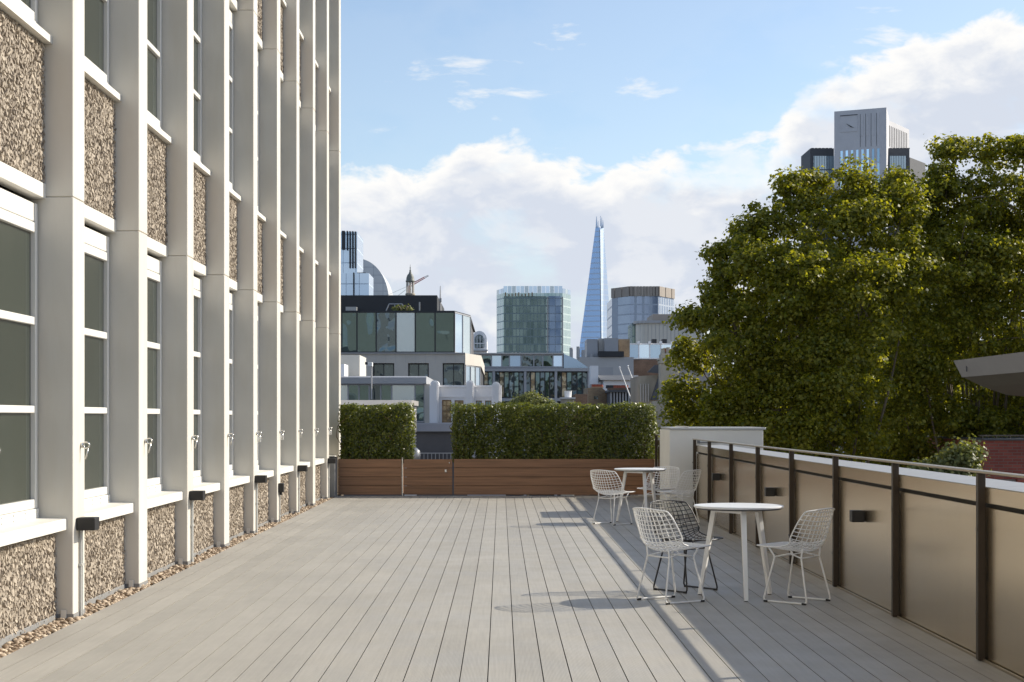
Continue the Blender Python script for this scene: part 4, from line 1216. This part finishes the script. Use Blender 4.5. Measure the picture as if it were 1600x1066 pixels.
for a, b_, tp in ((673, 686.3, 594.5), (728.5, 740.8, 594.8), (768.3, 782, 597)):
    hw, cx = (X(b_, Yb) - X(a, Yb)) / 2, X((a + b_) / 2, Yb)
    zt = Z(tp, Yb) - hw
    poly = [(cx - hw, GROUND), (cx + hw, GROUND)] + [(cx + hw * math.cos(R(q)), zt + hw * math.sin(R(q))) for q in range(0, 181, 15)]
    MB().extr_y(poly, Yb - .32, Yb + .5).build('pilaster', 'white_deco', t)
    poly = [(cx - hw * .55, Z(672, Yb)), (cx + hw * .55, Z(672, Yb))] + [(cx + hw * .55 * math.cos(R(q)), zt + hw * .55 * math.sin(R(q))) for q in range(0, 181, 15)]
    MB().extr_y(poly, Yb - .40, Yb - .321).build('pilaster_rib', 'white_deco', t)
MB().box(X(640, Yb), X(790, Yb), Yb - .9, Yb - .45, GROUND, Z(661, Yb) , .01).build('plinth', 'plinth_lilac', t)
t = bthing('dark_roof_wall', 'dark grey roof-level wall seen between the two hedges', 676, 44, 'wall')
solid(t, 'wall', 'dark_wall', 628, 730, 675.5, None, 44, .4)
solid(t, 'coping', 'slate', 627, 731, 673.8, 675.3, 43.9, .6)
for q in range(10):
    MB().box(X(650 + q * 6, 43.8), X(650.8 + q * 6, 43.8), 43.8, 43.84, Z(718, 43.8), Z(709, 43.8)).build('rail_post', 'grey_metal', t)
MB().box(X(646, 43.8), X(712, 43.8), 43.79, 43.85, Z(708.8, 43.8), Z(707.6, 43.8)).build('rail', 'grey_metal', t)
t = thing('ribbed_duct', 'ribbed pale blue duct rising behind the square hedge', 'duct')
pr = []
for q in range(17):
    pr += [(.105, GROUND if q == 0 else Z(722 - q * 5, 38)), (.145, Z(719.5 - q * 5, 38))]
MB().lathe(pr, X(641.5, 38), 38, 14).build('duct_body', 'coping_grey', t, True)
MB().lathe([(.12, Z(718, 37.5)), (.14, Z(712, 37.5)), (.12, Z(704, 37.5)), (.05, Z(700, 37.5))], X(648, 37.5), 37.5, 12).build('cowl', 'coping_grey', t, True)

# -- grey stone tower over the trees
t = bthing('stone_slab_tower', 'grey stone tower with slit windows and dark glass wings above the trees', 1345, 450)
A_, B_ = (X(1303.5, 452), 452), (X(1385, 446), 446)
C_ = (X(1389, 462), 462); D_ = (A_[0] + (C_[0] - B_[0]), A_[1] + 16)
MB().prism([A_, B_, C_, D_], GROUND, Z(168, 446)).build('shaft', 'tower_concrete', t)
M_, L = edge_frame(A_, B_)
u = L / 81.5
zc = lambda py: Z(py, 449)
xf(MB().box(9.5 * u, 37 * u, -.12, -.02, zc(205), zc(179)), M_).build('blank_panel', 'tower_concrete', t)
xf(MB().box(9.5 * u, 37 * u, -.22, -.13, zc(179.6), zc(178.4)), M_).build('panel_lip', 'slate', t)
xf(MB().add([(19 * u, -.3, zc(192)), (23 * u, -.3, zc(194)), (31 * u, -.3, zc(199)), (26 * u, -.3, zc(197.5)), (19 * u, -.13, zc(192)), (23 * u, -.13, zc(194)), (31 * u, -.13, zc(199)), (26 * u, -.13, zc(197.5))],
            [(0, 3, 2, 1), (0, 1, 5, 4), (1, 2, 6, 5), (2, 3, 7, 6), (3, 0, 4, 7)]), M_).build('emblem', 'dark_metal', t)
for q in range(4):
    xf(MB().box((41.5 + q * 8.4) * u, (45.8 + q * 8.4) * u, -.10, -.02, zc(213), zc(178.5)), M_).build('groove_panel', 'tower_concrete', t)
    xf(MB().box((40.7 + q * 8.4) * u, (41.4 + q * 8.4) * u, -.05, -.02, zc(230), zc(178.5)), M_).build('groove', 'slate', t)
for r0, r1 in ((255, 234), (275, 256.5), (296, 277), (320, 298)):
    for q in range(8):
        xf(MB().box((10 + q * 8.2) * u, (13.6 + q * 8.2) * u, -.08, -.02, zc(r0), zc(r1)), M_).build('slit_window', 'glass_sky' if q < 6 else 'glass_blue', t)
E_ = (X(1387, 462.5), 462.5); F_ = (X(1420.5, 478), 478)
MB().prism([E_, F_, (F_[0] - 8, F_[1] + 12), (E_[0] - 8, E_[1] + 12)], GROUND, Z(187, 462)).build('rear_shaft', 'tower_concrete', t)
M2, L2 = edge_frame(E_, F_)
for q in range(11):
    xf(MB().box(L2 * (q + .8) / 12.5, L2 * (q + 1.15) / 12.5, -.06, -.01, Z(233, 468), Z(200.5, 468)), M2).build('groove', 'slate', t)
for nm, a, b_, Yw in (('left', 1266, 1303, 458), ('right', 1388, 1421, 457)):
    solid(t, 'wing', 'slate', a, b_, 232, None, Yw, 14)
    MB().box(X(a + (5 if nm == 'left' else 2), Yw), X(b_ - (0 if nm == 'left' else 6), Yw), Yw - .3, Yw - .05, Z(330, Yw), Z(244, Yw)).build('wing_glazing', MATS.get('cw_wing') or curtain('cw_wing', (0.30, 0.40, 0.46), (0.10, 0.12, 0.14), 0.72, 6.0, 0.2, 0.06, 0.6, gcol2=(0.40, 0.50, 0.56)), t)
    for q in range(6):
        MB().box(X(a + 3 + q * 5.6, Yw), X(a + 7 + q * 5.6, Yw), Yw + 1, Yw + 2, Z(231.9, Yw), Z(230.3, Yw)).build('parapet_unit', 'slate', t)
MB().prism([(X(1421.5, 459), 459), (X(1446, 470), 470), (X(1446, 470) - 4, 480), (X(1421.5, 459), 475)], GROUND, Z(246, 459)).build('far_wing', 'slate', t)

# -- red brick block and metal canopy at the right
t = bthing('red_brick_block', 'red brick block with dark coping at the right edge beyond the parapet', 1570, 40)
Yb = 40
solid(t, 'core', 'dark_wall', 1540, 1900, 688, None, Yb + .4, 7)
M_ = Matrix.Translation((0, Yb, 0))
pierced(t, M_, X(1537, Yb), X(1900, Yb), -6, Z(688, Yb), .35, [(X(1557, Yb), X(1590, Yb), Z(775, Yb), Z(749, Yb)), (X(1640, Yb), X(1673, Yb), Z(775, Yb), Z(749, Yb))], 'brick_red', 'glass_dark', 'grey_metal', .05, .2, 1, 1)
MB().box(X(1537, Yb) , X(1537, Yb) + .35, Yb + .36, Yb + 7.2, -6, Z(688, Yb)).build('side_wall', 'brick_red', t)
MB().box(X(1536, Yb), X(1901, Yb), Yb - .05, Yb + 7.3, Z(688, Yb) + .002, Z(685.6, Yb)).build('coping', 'slate', t)
MB().box(X(1546, Yb), X(1900, Yb), Yb + .8, Yb + .95, Z(682.6, Yb), Z(680.2, Yb)).build('roof_rail', 'bark', t)
for q in range(8):
    MB().box(X(1550 + q * 22, Yb), X(1551.6 + q * 22, Yb), Yb + .8, Yb + .9, Z(685.7, Yb), Z(682.6, Yb)).build('rail_post', 'bark', t)
t = bthing('metal_canopy', 'grey metal canopy with a slanted dark soffit jutting in from the right', 1550, 26, 'canopy')
MB().extr_y([(8.0, 2.41), (8.15, 2.115), (12.5, 2.13), (12.5, 2.50)], 13.5, 28.3).build('roof', 'canopy_grey', t)
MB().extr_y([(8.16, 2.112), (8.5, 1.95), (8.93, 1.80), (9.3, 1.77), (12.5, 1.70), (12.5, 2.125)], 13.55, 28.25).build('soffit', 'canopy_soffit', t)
for q in range(5):
    MB().box(7.995 + .06, 8.0 + .07, 14.9 + q * 3.2, 14.93 + q * 3.2, 2.2, 2.3).build('seam', 'slate', t)
for y in (16, 26):
    MB().lathe([(.16, GROUND), (.16, 1.75)], 11.6, y, 14).build('column', 'grey_metal', t, True)

# ------------------------------------------------------------------ trees
def limb(m, a, c, r0, r1, sag=0.3, n=6):
    a, c = Vector(a), Vector(c)
    side = Vector((rng.normal(0, .5), rng.normal(0, .5), 0.6)) * sag
    m.tube([a.lerp(c, q / n) + side * math.sin(math.pi * q / n) for q in range(n + 1)], r0, 6, r1=r1)


def tree(name, label, base, lobes, Y, leaf_mat, leaf=0.105, dens=1.0, group='trees beyond the parapet', trunk_r=0.38, fork=0.0):
    bx, by = base
    t = thing(name, label, 'tree', group, (bx, by, GROUND))
    o = np.array([bx, by, GROUND])
    k = Y / 2500
    allV = []
    m = MB()
    fk = Vector((0, 0, fork - GROUND))
    m.tube([(0, 0, 0), (0.05, 0.1, fk.z * .35), (-.05, 0, fk.z * .7), tuple(fk)], trunk_r, 10, r1=trunk_r * .7)
    limbs = MB()
    for (px, py, rp, dy) in lobes:
        yy = Y + dy
        kk = yy / 2500
        c = np.array([(px - 783) * kk, yy, CAM_H + (652 - py) * kk]); r = max(rp - 9, rp * 0.7) * kk
        nc = int(20 * (rp * kk) ** 2 * dens) + 9
        D = rng.normal(0, 1, (nc, 3)); D[:, 2] += 0.25; D /= np.linalg.norm(D, axis=1, keepdims=True)
        rr = rng.uniform(0.5, 1.0, (nc, 1)); sprig = rng.uniform(0, 1, (nc, 1)) < 0.20
        rr = np.where(sprig, rng.uniform(1.05, 1.4, (nc, 1)), rr)
        C = c + D * r * rr
        for q in range(nc):
            rs = (rng.uniform(.14, .26) if sprig[q, 0] else rng.uniform(.24, .60)) * (0.75 + 0.25 * min(r, 1.6))
            nl = int(620 * rs * rs * (0.135 / leaf) ** 2) + 30
            S_ = rng.normal(0, 1, (nl, 3)); S_ /= np.linalg.norm(S_, axis=1, keepdims=True)
            S_ = S_[(S_[:, 2] > -0.25) | (rng.uniform(0, 1, nl) < 0.35)]; nl = len(S_)
            rad = rng.uniform(.35, 1.0, (nl, 1)) ** 0.5 * (1 + 0.35 * (rng.uniform(0, 1, (nl, 1)) > .93))
            off = S_ * rad * rs * np.array([1, 1, .72]) + D[q] * rs * .35 * rng.uniform(-.5, 1, (nl, 1))
            N = S_ * .8 + np.array([0, 0, .45])
            allV.append(leaf_quads(C[q] + off, N, leaf, 0.5, 0.8))
        limb(limbs, fk, c - o, .06, .015, 0.6)
        for q in range(3):
            e = C[rng.integers(nc)]
            limb(limbs, c - o, e - o, .03, .008, 0.1, 4)
    V = np.concatenate(allV) - o
    inst('crown', quads_mesh('crown', V, leaf_mat), t)
    tr = m.build('trunk', 'bark', t, True)
    limbs.build('limbs', 'bark', tr, True)
    return len(V)


L1 = [(1082, 505, 24, 0), (1085, 560, 34, .5), (1072, 618, 36, 1), (1072, 668, 40, 1), (1118, 470, 20, -.5), (1128, 405, 26, 0), (1140, 450, 42, 0), (1150, 525, 58, -1), (1140, 610, 62, 0), (1130, 690, 60, 0),
      (1165, 378, 34, .5), (1200, 350, 36, 0), (1195, 430, 58, -1), (1240, 305, 34, .5), (1262, 350, 52, 0), (1250, 440, 70, -1.5), (1225, 540, 75, -1), (1220, 640, 75, -1), (1225, 715, 60, 0),
      (1275, 300, 26, 1), (1335, 300, 44, .5), (1395, 292, 36, .5), (1330, 370, 62, -.5), (1340, 470, 82, -1.5), (1310, 590, 85, -1.5), (1320, 690, 70, -.5), (1405, 350, 62, 0), (1420, 440, 72, -1)]
L2 = [(1468, 285, 28, 0), (1490, 243, 30, .5), (1552, 232, 34, .5), (1600, 235, 30, 0), (1655, 240, 40, 0), (1480, 320, 52, 0), (1550, 310, 56, -.5), (1630, 330, 66, 0), (1500, 420, 72, -1), (1590, 430, 78, -1),
      (1680, 430, 80, 0), (1440, 540, 80, -1), (1530, 540, 80, -.5), (1630, 560, 85, 0), (1410, 640, 75, 0), (1475, 640, 62, .5), (1545, 610, 60, 1.5), (1540, 370, 62, .5), (1610, 370, 60, .5), (1445, 330, 44, .5), (1455, 400, 60, .5), (1545, 668, 44, 0), (1600, 655, 48, 0), (1655, 660, 50, .5), (1500, 690, 36, 1), (1410, 720, 55, .5), (1455, 735, 45, 1), (1720, 560, 90, 0)]
nleaf = tree('plane_tree', 'broad leafy plane tree reaching left towards the skyline', (X(1260, 43), 43), L1, 42, 'plane_leaf', fork=-4.0)
nleaf += tree('plane_tree', 'taller leafy plane tree at the right edge of the view', (X(1540, 44), 44), L2, 43, 'plane_leaf', fork=-4.0)
L3 = [(1180 + 75 * q, 560 + 30 * (q % 2), 80, 0) for q in range(7)] + [(1150 + 70 * q, 680 + 25 * (q % 2), 70, 0) for q in range(8)] + [(1240 + 80 * q, 460, 75, 0) for q in range(5)]
nleaf += tree('plane_tree', 'shaded plane tree standing behind the two nearer crowns', (X(1380, 52), 52), L3, 50, 'plane_leaf', leaf=0.17, dens=0.9, fork=-4.0)
nleaf += tree('olive_tree', 'pale leaved smaller tree beside the red brick block', (X(1500, 37), 37), [(1492, 742, 28, 0), (1505, 716, 22, 0), (1462, 760, 28, 0), (1510, 760, 22, 0), (1450, 748, 20, 0), (1430, 772, 22, 0)],
              37, 'olive_leaf', leaf=0.10, dens=2.5, trunk_r=.16, fork=-3.0)
nleaf += tree('olive_tree', 'pale leaved tree rising behind the red brick block under the canopy', (X(1600, 48.5), 48.5), [(1535, 660, 22, 0), (1562, 650, 26, 0), (1595, 648, 28, 0), (1630, 640, 30, 0), (1560, 680, 24, 0), (1600, 682, 24, 0), (1640, 680, 24, 0), (1520, 690, 20, 0)],
              48.5, 'olive_leaf', leaf=0.11, dens=1.6, trunk_r=.16, fork=-3.0)
nleaf += tree('rooftop_shrub', 'yellow green shrub growing just behind the long hedge', (X(826, 70), 70), [(815, 632, 9, 0), (829, 628, 9, 0), (806, 634, 5, 0), (853, 634, 6, 0)], 70, 'olive_leaf', leaf=0.08, dens=5, group='shrubs among the roofs', trunk_r=.05, fork=0.6)
nleaf += tree('rooftop_shrub', 'small yellow green shrub beside the black roof box', (X(632, 92.3), 92.3), [(629, 485, 2.5, 0), (635, 486, 2.5, 0), (623, 486, 2, 0)], 92.3, 'olive_leaf', leaf=0.10, dens=12, group='shrubs among the roofs', trunk_r=.03, fork=7.3)
print('leaves', nleaf, 'tris', sum(len(m.loops) - 2 * len(m.polygons) for m in bpy.data.meshes))
